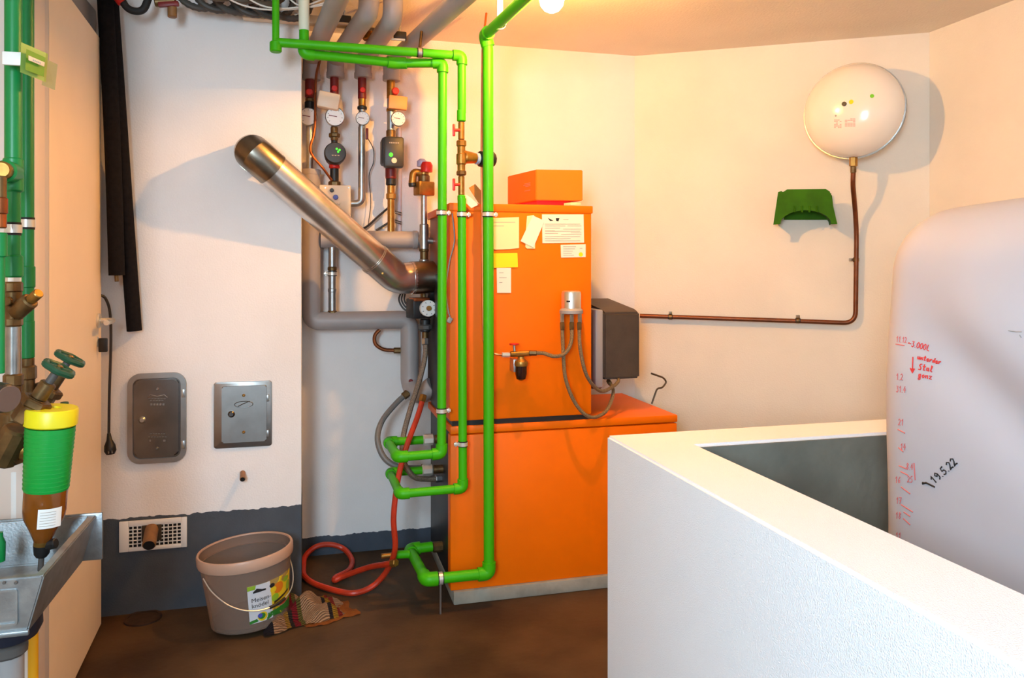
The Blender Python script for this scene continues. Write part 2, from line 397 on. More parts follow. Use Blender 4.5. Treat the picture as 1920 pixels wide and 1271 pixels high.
GL = {'0': [[(.5, 1), (.1, .7), (.15, .2), (.5, 0), (.85, .25), (.8, .8), (.5, 1)]], '1': [[(.2, .7), (.6, 1), (.55, 0)]],
 '2': [[(.1, .8), (.45, 1), (.8, .8), (.6, .45), (.1, 0), (.5, .1), (.9, .02)]], '3': [[(.15, .95), (.7, .95), (.45, .58), (.85, .3), (.5, 0), (.1, .12)]],
 '4': [[(.6, 1), (.1, .35), (.9, .4)], [(.7, .7), (.6, 0)]], '5': [[(.85, 1), (.3, .95), (.2, .55), (.65, .55), (.8, .25), (.45, 0), (.1, .1)]],
 '8': [[(.8, .85), (.4, 1), (.2, .75), (.8, .3), (.5, 0), (.15, .2), (.75, .75), (.8, .85)]], '9': [[(.8, .7), (.5, 1), (.15, .75), (.4, .5), (.8, .75), (.75, .2), (.4, 0)]],
 '6': [[(.75, 1), (.25, .5), (.3, .05), (.75, .1), (.7, .45), (.25, .35)]], '7': [[(.1, 1), (.85, 1), (.4, 0)], [(.25, .5), (.75, .5)]],
 '.': [[(.3, 0), (.42, .06)]], '~': [[(0, .4), (.25, .55), (.6, .4), (.9, .5)]], 'L': [[(.3, 1), (.2, .1), (.9, 0)]],
 'u': [[(.1, .6), (.15, .05), (.5, .05), (.75, .6), (.8, 0)]], 'n': [[(.1, .55), (.15, 0), (.2, .45), (.6, .55), (.75, 0)]],
 't': [[(.45, 1), (.4, .05), (.8, .1)], [(.1, .62), (.85, .65)]], 'e': [[(.15, .3), (.8, .35), (.5, .6), (.15, .3), (.4, 0), (.9, .12)]],
 'r': [[(.15, .6), (.25, 0), (.3, .42), (.85, .58)]], 's': [[(.8, .55), (.3, .5), (.7, .2), (.15, .02)]], 'd': [[(.7, .5), (.2, .45), (.2, .05), (.65, .1), (.75, 1), (.75, 0)]],
 'S': [[(.85, .95), (.35, .9), (.2, .65), (.7, .35), (.55, .05), (.05, .08)]], 'a': [[(.7, .5), (.25, .5), (.15, .1), (.6, .08), (.72, .5), (.8, 0)]],
 'l': [[(.2, .1), (.6, .9), (.4, 1), (.35, .1), (.75, 0)]], 'g': [[(.7, .55), (.25, .5), (.25, .1), (.65, .15), (.72, .55), (.7, -.35), (.3, -.4), (.2, -.15), (.8, .05)]],
 'o': [[(.5, .55), (.15, .3), (.45, 0), (.8, .3), (.5, .55)]], 'z': [[(.1, .5), (.75, .55), (.2, 0), (.85, .02)]], ' ': []}
def on_tank(x, y):
    r = ray(x, y); hit, nrm, i, dd = tank_bvh.ray_cast(Vector((0, 0, CAMZ)), r.normalized())
    if hit is None: hit = P(x, y, X=TX0-0.01); nrm = Vector((-1, 0, 0))
    return hit, nrm
def strokes(lines, wpx, bm=None):
    bm = bm or bmesh.new()
    for L in lines:
        pts = []
        for (x0, y0), (x1, y1) in zip(L, L[1:]):
            k = max(1, int(math.hypot(x1-x0, y1-y0)/4))
            for i in range(k): pts.append((x0+(x1-x0)*i/k, y0+(y1-y0)*i/k))
        pts.append(L[-1])
        w3 = [h_+n_*0.0004 for h_, n_ in (on_tank(*q_) for q_ in pts)]
        if len(w3) > 1: tube(w3, wpx*1.85/FPX/2, 6, bm)
    return bm
def hand(s, x, y, w_, h_, ang, wpx=2.2, adv=1.0, slant=0.0, bm=None):
    """handwriting on the tank: baseline start (x, y), glyph width/height, angle of the line"""
    ca, sa = math.cos(math.radians(ang)), math.sin(math.radians(ang)); Ls = []; cx = 0
    for ch in s:
        g = GL[ch]; ww = w_*(0.5 if ch == '.' else 1)
        for st in g:
            Ls.append([(x+(cx+a*ww+slant*b*h_)*ca+b*h_*sa, y+(cx+a*ww+slant*b*h_)*sa-b*h_*ca) for a, b in st])
        cx += ww*adv*1.08
    return strokes(Ls, wpx, bm)
obj('marker_writing', strokes([[(1680, 645), (1696, 648)]], 2, hand('11.12', 1680, 641, 4.2, 11, 6, 1.4)), RED_INK2, tank, label='faded red handwritten date with underline')
obj('marker_writing', hand('~3.000L', 1702, 648, 6, 11, 14, 1.8), RED_INK, tank, label='red handwritten volume')
obj('marker_arrow', strokes([[(1712, 669), (1711, 698)], [(1707, 690), (1711, 699), (1715, 691)], [(1709, 691), (1711, 696), (1713, 691)]], 2.4), RED_INK, tank, label='red arrow pointing down')
nb = hand('unterder', 1720, 673, 5.3, 9, 13, 2.4); hand('Stal', 1722, 693, 6.6, 12, 10, 2.4, bm=nb); hand('gonz', 1721, 707, 6.4, 11, 9, 2.3, bm=nb)
obj('marker_writing', nb, RED_INK, tank, label='red handwritten note of three lines')
db = hand('19.5.22', 1752, 908, 9.5, 15, -42, 2.5, 0.98)
strokes([[(1730, 905), (1738, 906)], [(1730, 907), (1737, 905), (1753, 913)]], 3.4, db)
obj('marker_writing', db, INK, tank, label='black handwritten date with a dash')
for x, y, s in ((1680, 712, '1.2'), (1680, 735, '31.4'), (1684, 797, '21'), (1688, 843, '14'), (1699, 880, '8.4'), (1701, 904, '25'), (1678, 905, '16'), (1680, 944, '17'), (1679, 972, '18'), (1679, 1010, '11')):
    obj('level_number', hand(s, x, y, 5, 12, 4, 1.5), RED_INK2, tank)
for a in (((1684, 805), (1697, 812)), ((1685, 839), (1694, 847)), ((1686, 873), (1700, 879)), ((1689, 884), (1703, 891)), ((1690, 913), (1707, 926)), ((1690, 946), (1712, 960)), ((1695, 960), (1707, 968)), ((1694, 972), (1707, 984)), ((1714, 868), (1716, 900))):
    obj('level_mark', strokes([list(a)], 2.2), RED_INK2, tank)
obj('scratch', strokes([[(1891, 620), (1906, 622), (1916, 622)], [(1912, 628), (1915, 633)]], 1.6), GREY, tank, label='short grey scratch')

# ------------------------------------------------------------------ ceiling lamp
lamp = thing('ceiling_lamp', 'round bare ceiling lamp glowing warm white above the boiler', 'lamp', (LAMP.x, LAMP.y, ZC))
LM = mat('lamp_glass', (255, 220, 170), 0.3)
nb_ = LM.node_tree.nodes['Principled BSDF']; nb_.inputs['Emission Color'].default_value = LAMP_COL+(1,); nb_.inputs['Emission Strength'].default_value = LAMP_STRENGTH
gb = bmesh.new(); bmesh.ops.create_icosphere(gb, subdivisions=2, radius=LAMP_R); bmesh.ops.translate(gb, verts=gb.verts[:], vec=LAMP)
fila = obj('filament', gb, LM, lamp)
GM = bpy.data.materials.new('frosted_bulb'); GM.use_nodes = True; nt = GM.node_tree; nt.nodes.clear()
go = nt.nodes.new('ShaderNodeOutputMaterial'); gt = nt.nodes.new('ShaderNodeBsdfTransparent'); ge = nt.nodes.new('ShaderNodeEmission'); ge.inputs[0].default_value = (1, 0.8, 0.55, 1); ge.inputs[1].default_value = 6; ga = nt.nodes.new('ShaderNodeAddShader')
nt.links.new(gt.outputs[0], ga.inputs[0]); nt.links.new(ge.outputs[0], ga.inputs[1]); nt.links.new(ga.outputs[0], go.inputs[0])
GR = 0.042
obj('globe', lathe([(0.018, GR*1.25), (0.02, GR*0.95), (GR*.75, GR*.66), (GR*.95, GR*.3), (GR, 0), (GR*.9, -GR*.43), (GR*.6, -GR*.8), (GR*.3, -GR*.95), (0, -GR)], LAMP, UP, 24), GM, lamp, ang=80)
obj('socket', lathe([(0.05, ZC), (0.05, ZC-0.03), (0.022, ZC-0.05), (0.022, LAMP.z+0.052), (0.02, LAMP.z+0.048)], (LAMP.x, LAMP.y, 0), UP), WHITE, lamp)

# ------------------------------------------------------------------ generic plumbing helpers
def clamp(p, axis, r, parent, m=None, ear=None, name='pipe_clamp', wd=0.014):
    """metal pipe clamp with rubber insert; ear = direction of the screw lug"""
    a = Vector(axis).normalized()
    c = obj(name, ring(p, a, r-0.0005, wd, 0.0035), m or SILVER, parent)
    obj('rubber_insert', ring(p, a, r-0.001, wd*1.55, 0.0024), RUBBER, c)
    if ear is not None:
        e = Vector(ear).normalized(); q_ = Vector(p)+e*(r+0.010)
        b = box(q_, (0.016, 0.010, 0.012), bev=0.002); rod(q_-a*0.009, q_+a*0.009, 0.0035, 10, bm=b)
        obj('clamp_screw', b, m or SILVER, c)
    return c
def stack(parent, x, Y, els, D=None, n=20):
    """pieces along a vertical axis seen at x: (name, y0, y1, half width px, material[, facets])"""
    for e in els:
        nm, y0, y1, hw, m = e[:5]; nn = e[5] if len(e) > 5 else n
        p0 = P(x, y1, Y=Y) if D is None else P(x, y1, D=D); p1 = P(x, y0, Y=Y) if D is None else P(x, y0, D=D)
        obj(nm, rod((p0.x, p0.y, p0.z), (p0.x, p0.y, p1.z), M_(hw, p0), nn), m, parent)
def gauge(parent, x, y, Y, rpx, tilt=0, D=None):
    p = P(x, y, Y=Y) if D is None else P(x, y, D=D); r = M_(rpx, p); ax = (Vector((0, 0, CAMZ))-p); ax = Vector((ax.x+tilt, ax.y, ax.z*0.3)).normalized()
    g = obj('gauge_case', lathe([(r*0.9, -0.03), (r, -0.01), (r, 0.006), (r*0.92, 0.009), (r*0.92, 0.004), (0, 0.004)], p, ax, 28), STEEL, parent)
    obj('gauge_dial', lathe([(r*0.9, 0.0042), (r*0.9, 0.006), (0, 0.006)], p, ax, 28), WHITE, g)
    b = bmesh.new(); e1 = ax.cross(UP).normalized(); e2 = e1.cross(ax)
    for k in range(9):
        a = math.radians(-130+260*k/8+90); dr = e1*math.cos(a)+e2*math.sin(a)
        tube([p+ax*0.0065+dr*r*0.66, p+ax*0.0065+dr*r*0.8], r*0.025, 4, b)
    obj('dial_marks', b, INK, g)['kind'] = 'stuff'
    obj('needle', tube([p+ax*0.0075-e1*r*0.2, p+ax*0.0075+e1*r*0.62+e2*r*0.12], r*0.04, 6), RED_D, g)
    return g

# ------------------------------------------------------------------ boiler
FY = 2.94
BL, BR, LR = 0.53, 1.113, 1.494
boiler = thing('oil_boiler', 'tall orange oil boiler standing on a wide orange lower tank behind the green pipes', 'boiler', (0.9, 3.2, 0))
obj('plinth', boxb(BL+0.01, LR, FY-0.012, 3.5, 0, 0.052, 0.006), CONCR, boiler)
up = boxb(BL-0.003, BR, FY, FY+0.10, 0.709, 1.555, 0.008)
obj('front_cover', up, ORANGE, boiler)
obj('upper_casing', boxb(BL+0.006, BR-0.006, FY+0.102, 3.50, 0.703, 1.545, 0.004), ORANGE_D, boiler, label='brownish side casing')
obj('casing_lid', boxb(BL-0.006, BR+0.004, FY-0.004, 3.505, 1.527, 1.558, 0.004), ORANGE, boiler)
obj('seam_gap', boxb(BL+0.008, BR-0.006, FY+0.006, 3.48, 0.686, 0.712), BLACK, boiler, label='dark gap between the upper and lower casing')
obj('lower_front', boxb(BL, LR, FY, FY+0.06, 0.052, 0.655, 0.005), ORANGE, boiler)
obj('lower_casing', boxb(BL+0.012, LR-0.004, FY+0.062, 3.52, 0.052, 0.66, 0.004), BLACK, boiler, label='black side of the lower tank')
obj('lower_lid', boxb(BL, LR+0.002, FY-0.002, 3.525, 0.659, 0.690, 0.005), ORANGE, boiler)
obj('side_plate', boxb(BL-0.012, BL+0.006, 3.13, 3.45, 0.72, 1.28, 0.003), BLACK, boiler, label='black opening at the side')
# burner
bu = bmesh.new()
x0, x1 = 1.20, 1.365
for pts in ([(3.03, 0.835), (3.03, 1.115), (3.06, 1.128), (3.38, 1.165), (3.38, 0.835)],):
    prism([(x0, y, z) for y, z in pts], (x1-x0, 0, 0), bu)
bmesh.ops.recalc_face_normals(bu, faces=bu.faces[:])
bmesh.ops.bevel(bu, geom=bu.edges[:], offset=0.008, segments=2, affect='EDGES')
burner = thing('oil_burner', 'dark brown burner hood on the right side of the orange boiler', 'burner', (1.28, 3.2, 0.83))
obj('hood', bu, DARKBOX, burner)
obj('flange', boxb(1.165, 1.2, 3.035, 3.36, 0.80, 1.13, 0.006), GREY, burner)
obj('blast_tube', rod((1.10, 3.2, 0.97), (1.17, 3.2, 0.97), 0.07), STEEL, burner)
obj('oil_pump', rod((1.19, 3.10, 0.835), (1.19, 3.10, 0.79), 0.03), DGREY, burner)
# orange box on top
tbx = thing('orange_box', 'square orange box with an undercut foot lying on top of the orange boiler', 'box', (0.97, 3.1, 1.558))
ca = Vector((0.90, 3.02, 0)); cbx = Vector((1.092, 2.988, 0)); cl = Vector((0.845, 3.275, 0)); cr = cbx+cl-ca
b_ = prism([ca+UP*1.583, cbx+UP*1.583, cr+UP*1.583, cl+UP*1.583], UP*0.127)
bmesh.ops.recalc_face_normals(b_, faces=b_.faces[:]); bmesh.ops.bevel(b_, geom=b_.edges[:], offset=0.003, segments=2, affect='EDGES')
obj('case', b_, ORANGE, tbx)
ii = lambda p, q_: p+(ca+cbx+cl+cr)*0.25*0+((ca+cr)*0.5-p)*q_
obj('foot', prism([ii(ca, .12)+UP*1.559, ii(cbx, .3)+UP*1.559, ii(cr, .3)+UP*1.559, ii(cl, .12)+UP*1.559], UP*0.025), RED, tbx, smooth=False, label='foot coloured darker red for the shade under the box')  # red tone paints the shade under the overhanging box
e_ = (cl-ca).normalized(); nrm_ = Vector((-e_.y, e_.x, 0)); nrm_ = nrm_ if nrm_.x < 0 else -nrm_
bx_ = bmesh.new()
for k, L in ((1.66, 0.05), (1.654, 0.06), (1.648, 0.04), (1.63, 0.05)):
    tube([ca+e_*0.05+nrm_*0.0006+UP*k, ca+e_*(0.05+L)+nrm_*0.0006+UP*k], 0.001, 4, bx_)
obj('print', bx_, INK_G, tbx)['kind'] = 'stuff'
tag(obj('paper_slip', box((1.045, 2.985, 1.566), (0.05, 0.05, 0.012), Matrix.Rotation(0.3, 3, 'Z'), 0.001), PAPER), 'small folded cream slip under the orange box on the boiler', 'paper')

# papers on the front
def sheet(name, pts, off, m, label, catg='paper', th=0.0012):
    b = prism([P(x, y, Y=FY-off) for x, y in pts], (0, -th, 0))
    o = obj(name, b, m, None, smooth=False); tag(o, label, catg); return o
def lines(parent, rows, off, m=INK_G, hpx=1.0, name='print'):
    b = bmesh.new()
    for x0, x1, y in rows:
        p0, p1 = P(x0, y, Y=FY-off), P(x1, y, Y=FY-off); prism([p0, p1, p1+UP*M_(hpx, p0), p0+UP*M_(hpx, p0)], (0, -0.0003, 0), b)
    o = obj(name, b, m, parent, smooth=False); o['kind'] = 'stuff'; return o
s1 = sheet('paper_note', [(918, 409), (973, 407), (973, 465), (955, 467), (930, 468), (919, 466)], 0.002, PAPER, 'large square cream paper on the boiler beside the thick green pipe')
lines(s1, [(923, 966, 417), (923, 945, 424)], 0.0034)
sheet('paper_strip', [(988, 405), (1001, 403), (1004, 440), (1003, 466), (988, 466), (985, 463), (986, 430)], 0.002, PAPER, 'narrow cream paper strip partly under the tilted strip on the boiler')
sheet('paper_strip', [(999, 404), (1021, 414), (1000, 464), (976, 452)], 0.0045, PAPER_W, 'tilted white paper strip between the square note and the type plate')
s3 = sheet('type_plate', [(1016, 402), (1094, 402), (1095, 455), (1017, 456)], 0.001, PAPER_W, 'large pale printed type plate with a black logo at the upper right of the boiler', 'sign')
s3['category'] = 'sign'
lines(s3, [(1022, 1088, 420.5), (1022, 1060, 424), (1064, 1090, 424), (1022, 1050, 428), (1056, 1090, 430), (1022, 1088, 434), (1022, 1046, 438), (1052, 1090, 440), (1022, 1088, 444), (1022, 1070, 448), (1022, 1088, 452), (1056, 1066, 412), (1022, 1040, 433), (1070, 1090, 437)], 0.0026)
lg = bmesh.new()
prism([P(x, y, Y=FY-0.0026) for x, y in ((1027, 408), (1038, 414), (1031, 414))], (0, -0.0004, 0), lg)
prism([P(x, y, Y=FY-0.0026) for x, y in ((1042, 409), (1049, 409), (1047, 415), (1043, 414))], (0, -0.0004, 0), lg)
obj('logo', lg, INK, s3, smooth=False, label='black logo')
s4 = sheet('paper_sticker', [(1051, 459), (1098, 458), (1098, 482), (1052, 483)], 0.001, PAPER_W, 'small white sticker with a yellow dot below the type plate on the boiler', 'sticker')
lines(s4, [(1056, 1080, 463), (1056, 1078, 467), (1056, 1074, 471), (1056, 1072, 475), (1056, 1076, 479), (1087, 1092, 466)], 0.0026)
pd_ = P(1089, 477, Y=FY-0.0024); obj('yellow_dot', rod(pd_, pd_+Vector((0, -0.0006, 0)), M_(4.2, pd_), 20, 0.0001), YELLOW, s4)
sheet('sticky_note', [(921, 475), (970, 474), (971, 501), (922, 502)], 0.003, YELLOW, 'bright yellow note on the boiler below the square cream paper')
s6 = sheet('paper_slip', [(931, 502), (958, 502), (958, 549), (932, 549)], 0.0022, PAPER_W, 'narrow white slip hanging below the yellow note on the boiler')
lines(s6, [(936, 944, 512), (936, 950, 521), (936, 942, 530)], 0.0036)

# oil de-aerator and hoses
da = thing('oil_deaerator', 'silver domed oil deaerator on a grey base at the right of the boiler front', 'valve', P(1071, 590, Y=2.90))
c0 = P(1071, 578, Y=2.885); r_ = M_(18.5, c0)
obj('dome', lathe([(r_, 0), (r_, 0.058), (r_*0.94, 0.066), (r_*0.8, 0.070), (0, 0.071)], c0, UP, 28), mat('deaerator_dome', (224, 216, 200), 0.3, 0.9), da)
obj('base', lathe([(M_(19, c0), -0.022), (M_(22, c0), -0.02), (M_(22, c0), -0.008), (M_(18, c0), 0.002), (0, 0.002)], c0, UP, 28), GREY, da)
obj('bracket', boxb(c0.x-0.02, c0.x+0.02, c0.y, FY, c0.z-0.02, c0.z-0.008, 0.002), GREY, da)
lb = text_bm('Toc', 0.013, c0+Vector((-0.026, -r_*0.93, 0.034)), RT, UP, -FW, 0.003)
obj('small_label', boxb(c0.x-0.03, c0.x-0.014, c0.y-r_*0.86-0.002, c0.y-r_*0.86+0.004, c0.z+0.026, c0.z+0.032), INK, da); lb.free()
for x in (1054, 1072, 1087):
    p = P(x, 590, Y=2.88); obj('nipple', rod(p+UP*0.01, p-UP*0.035, 0.0085, 6), STEEL, da)
def hose(label, pts, r, m, name='braided_hose', ends=None, n=10, cat_='hose', k=6, group=None):
    t = thing(name, label, cat_, pts[0], group); path = cat(pts, k)
    obj('hose_body', tube(path, r, n), m, t)
    for i in ((0, -1) if ends else ()):
        a, b2 = (path[0], path[1]) if i == 0 else (path[-1], path[-2]); d = (b2-a).normalized()
        obj('end_fitting', rod(a-d*0.004, a+d*0.026, r*1.35, 6), ends, t)
    return t
hY = 2.875
hose('braided oil hose looping from the deaerator down past the seam to the burner', [P(1054, 606, Y=hY), P(1056, 660, Y=2.86), P(1061, 712, Y=2.86), P(1080, 758, Y=2.86), P(1107, 782, Y=2.87), P(1136, 771, Y=2.92), P(1150, 735, Y=3.0), P(1141, 714, Y=3.08)], 0.0074, BRAID, ends=BRASS_D)
hose('braided oil hose from the middle of the deaerator to the brass oil filter', [P(1072, 606, Y=hY), P(1071, 640, Y=2.86), P(1060, 662, Y=2.85), P(1040, 668, Y=2.85), P(1018, 662, Y=2.855), P(994, 662, Y=2.87)], 0.0076, BRAID, ends=BRASS_D)
hose('braided oil hose from the right of the deaerator into the burner', [P(1086, 606, Y=hY), P(1088, 655, Y=2.86), P(1101, 706, Y=2.87), P(1126, 733, Y=2.92), P(1150, 724, Y=2.99), P(1160, 712, Y=3.03), P(1150, 704, Y=3.08), P(1132, 704, Y=3.10)], 0.0074, BRAID, ends=BRASS_D)
# oil filter
of = thing('oil_filter', 'brass oil filter with dark bowl and small red handwheel on the boiler front', 'filter', P(975, 670, Y=2.88))
f0 = P(977, 683, Y=2.88)
obj('bowl', lathe([(0.021, 0), (0.023, 0.004), (0.023, -0.036), (0.018, -0.056), (0.008, -0.062), (0, -0.063)], f0, UP), mat('dark_bowl', (44, 16, 10), 0.15), of)
obj('collar', lathe([(0.026, -0.006), (0.028, 0.004), (0.026, 0.012), (0.014, 0.022), (0.012, 0.03), (0, 0.03)], f0, UP), BRASS, of)
obj('valve_body', rod(P(957, 664, Y=2.88), P(996, 662, Y=2.88), 0.0115), BRASS, of)
obj('stem', rod(P(965, 662, Y=2.88), P(964, 647, Y=2.88), 0.005), STEEL, of)
p = P(964, 645, Y=2.88); obj('handwheel', lathe([(0.008, -0.003), (0.018, -0.003), (0.019, 0), (0.018, 0.003), (0.008, 0.003)], p, UP), RED, of)
obj('inlet_nut', rod(P(941, 665, Y=2.88), P(956, 665, Y=2.88), 0.010, 6), SILVER, of)
obj('wall_mount', boxb(f0.x-0.03, f0.x-0.012, 2.88, FY, f0.z-0.03, f0.z+0.02, 0.002), STEEL, of)
ol = thing('copper_oil_line', 'thin copper oil line running down behind the thick green pipe to the brass oil filter', 'pipe', P(905, 640, Y=2.915))
obj('line', tube(fil([P(912, 25, Y=2.98), P(905, 85, Y=2.915), P(903, 290, Y=2.915), P(906, 640, Y=2.915), P(915, 658, Y=2.90), P(930, 664, Y=2.885), P(943, 665, Y=2.88)], 0.03), 0.0045, 8), COPPER, ol)

# wire hook on the lower tank
hk = obj('wire_hook', tube(fil([P(1222, 757, Y=3.19), P(1232, 728, Y=3.19), P(1242, 727, Y=3.19), P(1250, 716, Y=3.19), P(1244, 708, Y=3.19), P(1221, 700, Y=3.19)], 0.012), 0.0042, 8), mat('rusty_wire', (92, 74, 54), 0.5, 0.6, 0.3, 60))
tag(hk, 'bent steel wire hook standing at the edge of the orange lower tank', 'hook')

# ------------------------------------------------------------------ green pipes
def gpipe(name, label, pts, r, mt, fit=True, fr=0.02, sock=True):
    t = thing(name, label, 'pipe', pts[0])
    obj('pipe_run', tube(fil(pts, fr), r, 16), mt, t)
    for a, b2, c in zip(pts, pts[1:], pts[2:]):
        a, b2, c = Vector(a), Vector(b2), Vector(c)
        d1, d2 = (a-b2).normalized(), (c-b2).normalized()
        if d1.dot(d2) < -0.93: continue
        obj('elbow', tube(fil([b2+d1*r*2.1, b2, b2+d2*r*2.1], r*1.2), r*1.28, 16), mt, t)
    return t
# thick one in front of the boiler
y3 = 2.87; x3 = P(915, 400, Y=y3).x
z3t = 2.185; z3b = 0.135
g3 = gpipe('green_water_pipe', 'thick green pipe from the ceiling down the boiler front to the floor', [(0.712, 1.75, z3t+0.012), (0.695, 2.40, z3t+0.012), (x3-0.012, y3, z3t+0.010), (x3, y3, z3t-0.03), (x3+0.004, y3, z3b), (0.425, y3, z3b), (0.405, 3.2, z3b), (0.50, 3.2, z3b+0.003)], 0.0205, GREEN)
pc = P(911, 402, Y=y3); clamp((x3, y3, pc.z), UP, 0.0205, g3, ear=(1, 0, 0))
pc = P(936, 44, Y=2.70); clamp((0.6715, 2.72, 2.197), (0.077, -1, 0), 0.0205, g3, STEEL)
obj('hanger', boxb(0.660, 0.683, 2.71, 2.73, 2.219, ZC, 0.003), WHITE, g3)
pc = P(826, 1082, Y=y3); cl_ = clamp((pc.x, y3, z3b), (1, 0, 0), 0.0205, g3)
obj('support_rod', rod((pc.x, y3, z3b-0.02), (pc.x, y3, 0.0), 0.004, 8), STEEL, g3)
obj('threaded_end', rod((0.50, 3.2, z3b), (BL+0.02, 3.2, z3b), 0.022, 8), BRASS_D, g3)
obj('hose_tap', rod((0.395, 3.12, z3b+0.01), (0.335, 3.12, z3b+0.012), 0.016), GREEN, g3)
obj('hose_nozzle', rod((0.335, 3.12, z3b+0.012), (0.28, 3.12, z3b+0.012), 0.010), BRASS, g3)
# loop with the mixing valve
y1 = 2.875; x1g = 0.562; z1t = 2.113
g1 = gpipe('green_water_pipe', 'green pipe along the ceiling down to the brass mixing valve', [(-0.115, y1, z1t), (x1g, y1, z1t), (x1g, y1, P(865, 212, Y=y1).z)], 0.0165, GREEN)
a_ = P(517, 98, Y=y1); b2_ = P(517, 42, Y=y1)
obj('end_stub', rod((a_.x, y1, a_.z), (a_.x, y1, z1t+0.002), 0.021), GREEN, g1)
obj('riser_stub', rod((a_.x, y1, z1t), (a_.x, y1, ZC-0.002), 0.0125), GREEN, g1)
pc = P(787, 96, Y=y1); clamp((pc.x, y1, z1t), (1, 0, 0), 0.0165, g1, STEEL)
obj('hanger', rod((pc.x, y1, z1t+0.018), (pc.x+0.01, y1+0.02, 2.20), 0.006, 8), BRASS_D, g1)
xs = 865
stack(g1, xs, y1, [('socket', 206, 228, 8.5, GREEN)])
g1b = gpipe('green_water_pipe', 'green pipe from the brass mixing valve down to the lower bent side fitting', [(x1g, y1, P(865, 372, Y=y1).z), (x1g+0.004, y1, 0.467), (0.328, y1, 0.463), (0.322, 3.19, 0.463), (0.47, 3.19, 0.463)], 0.0165, GREEN)
stack(g1b, 865, y1, [('socket', 366, 377, 7.5, GREEN)])
pc = P(865, 402, Y=y1); clamp((x1g, y1, pc.z), UP, 0.0165, g1b, ear=(1, 0, 0)); clamp((x1g+0.004, y1, P(868, 832, Y=y1).z), UP, 0.0165, g1b, ear=(-1, 0, 0))
obj('union_nut', rod((0.455, 3.19, 0.463), (0.50, 3.19, 0.463), 0.024, 8), SILVER, g1b); obj('threaded_end', rod((0.50, 3.19, 0.463), (BL+0.02, 3.19, 0.463), 0.018), BRASS_D, g1b)
mv = thing('mixing_valve', 'brass thermostatic mixing valve with black knob between two red taps', 'valve', P(865, 300, Y=y1))
stack(mv, xs, y1, [('ball_valve', 229, 262, 6, BRASS), ('union_nut', 263, 275, 9.5, BRASS, 8), ('valve_body', 274, 322, 7.5, BRASS), ('body_bulge', 288, 309, 9.5, BRASS), ('union_nut', 320, 329, 9.5, BRASS_D, 8), ('ball_valve', 330, 366, 6, BRASS)])
for y in (244, 346):
    p = P(862, y, Y=y1-0.012); q_ = P(851, y, Y=y1-0.012)
    k_ = obj('tap_lever', box(P(851, y, Y=y1-0.012), (0.010, 0.010, 0.046), bev=0.003), RED, mv)
    obj('tap_stem', rod(p, q_, 0.006), RED, k_)
p0, p1_, p2_, p3_ = P(868, 294, Y=y1), P(892, 297, Y=2.90), P(898, 298, Y=2.905), P(925, 299, Y=2.93)
obj('side_outlet', rod(p0, p1_, 0.026, r2=0.020), BRASS, mv)
obj('blue_ring', rod(p1_, p2_, 0.0225), mat('pale_blue_ring', (150, 176, 210), 0.4), mv)
obj('thermostat_knob', rod(p2_, p3_, 0.031, 12), BLACK, mv)
# second loop
y2 = 2.90; x2 = P(828, 400, Y=y2).x; z2t = 2.087
g2 = gpipe('green_water_pipe', 'green pipe left of the boiler edge ending at the higher of the bent side fittings', [(-0.018, 2.905, 2.25), (-0.018, 2.905, z2t), (0.325, 2.945, z2t), (x2+0.004, y2, z2t), (x2, y2, 0.598), (0.322, y2, 0.595), (0.312, 3.165, 0.595), (0.47, 3.165, 0.595)], 0.0175, GREEN)
obj('lit_pipe_top', rod((-0.018, 2.905, 2.17), (-0.018, 2.905, ZC-0.002), 0.019), mat('lit_pipe_tone', (224, 224, 200), 0.5), g2)  # pale cover added to show the lit top of the green pipe
clamp((x2, y2, P(827, 399, Y=y2).z), UP, 0.0175, g2, ear=(1, 0, 0)); clamp((x2, y2, P(826, 770, Y=y2).z), UP, 0.0175, g2, ear=(1, 0, 0))
obj('union_nut', rod((0.455, 3.165, 0.595), (0.50, 3.165, 0.595), 0.024, 8), SILVER, g2); obj('threaded_end', rod((0.50, 3.165, 0.595), (BL+0.02, 3.165, 0.595), 0.018), BRASS_D, g2)
# papers behind the thick pipe
b = prism([P(x, y, Y=2.91) for x, y in ((868, 360), (884, 372), (897, 384), (884, 390), (871, 378))], (0, 0.001, 0)); o = obj('paper_slip', b, PAPER_W, smooth=False); tag(o, 'crumpled white paper stuck behind the mixing valve above the boiler top', 'paper')
b = prism([P(x, y, Y=2.93) for x, y in ((879, 352), (891, 345), (906, 362), (905, 385), (897, 380))], (0, 0.003, 0)); o = obj('cardboard_strip', b, mat('brown_card', (186, 112, 36), 0.7), smooth=False); tag(o, 'brown cardboard strip tucked behind the thick green pipe above the boiler', 'cardboard')

# ------------------------------------------------------------------ flue
fl = thing('flue_pipe', 'slanting steel flue pipe from the boiler side up into the chimney breast', 'flue', P(478, 290, Y=YC))
A0, A1 = P(480, 292, Y=YC), P(471, 283, Y=3.0); B1, B2 = P(744, 522, Y=3.27), Vector((BL-0.01, 3.30, P(800, 519, Y=3.30).z))
FR = 0.066; dA = (B1-A1).normalized()
s0 = A1+dA*0.10; s1 = B1-dA*0.13
obj('pipe_section', rod(s0-dA*0.01, s1, FR-0.001, 36, 0.001), FLUE, fl)
obj('upper_elbow', tube(fil([A0, A1, s0], 0.085, 3), FR+0.001, 32), FLUE_D, fl, ang=20)
obj('lower_elbow', tube(fil([s1-dA*0.012, s1+dA*0.05, B1, B1+(B2-B1)*0.42], 0.06, 6), FR+0.001, 32), FLUE, fl, ang=60)
obj('flue_collar', rod(B1+(B2-B1)*0.40, B2, FR+0.004, 32, 0.003), FLUE_D, fl)
dB = (B2-B1).normalized()
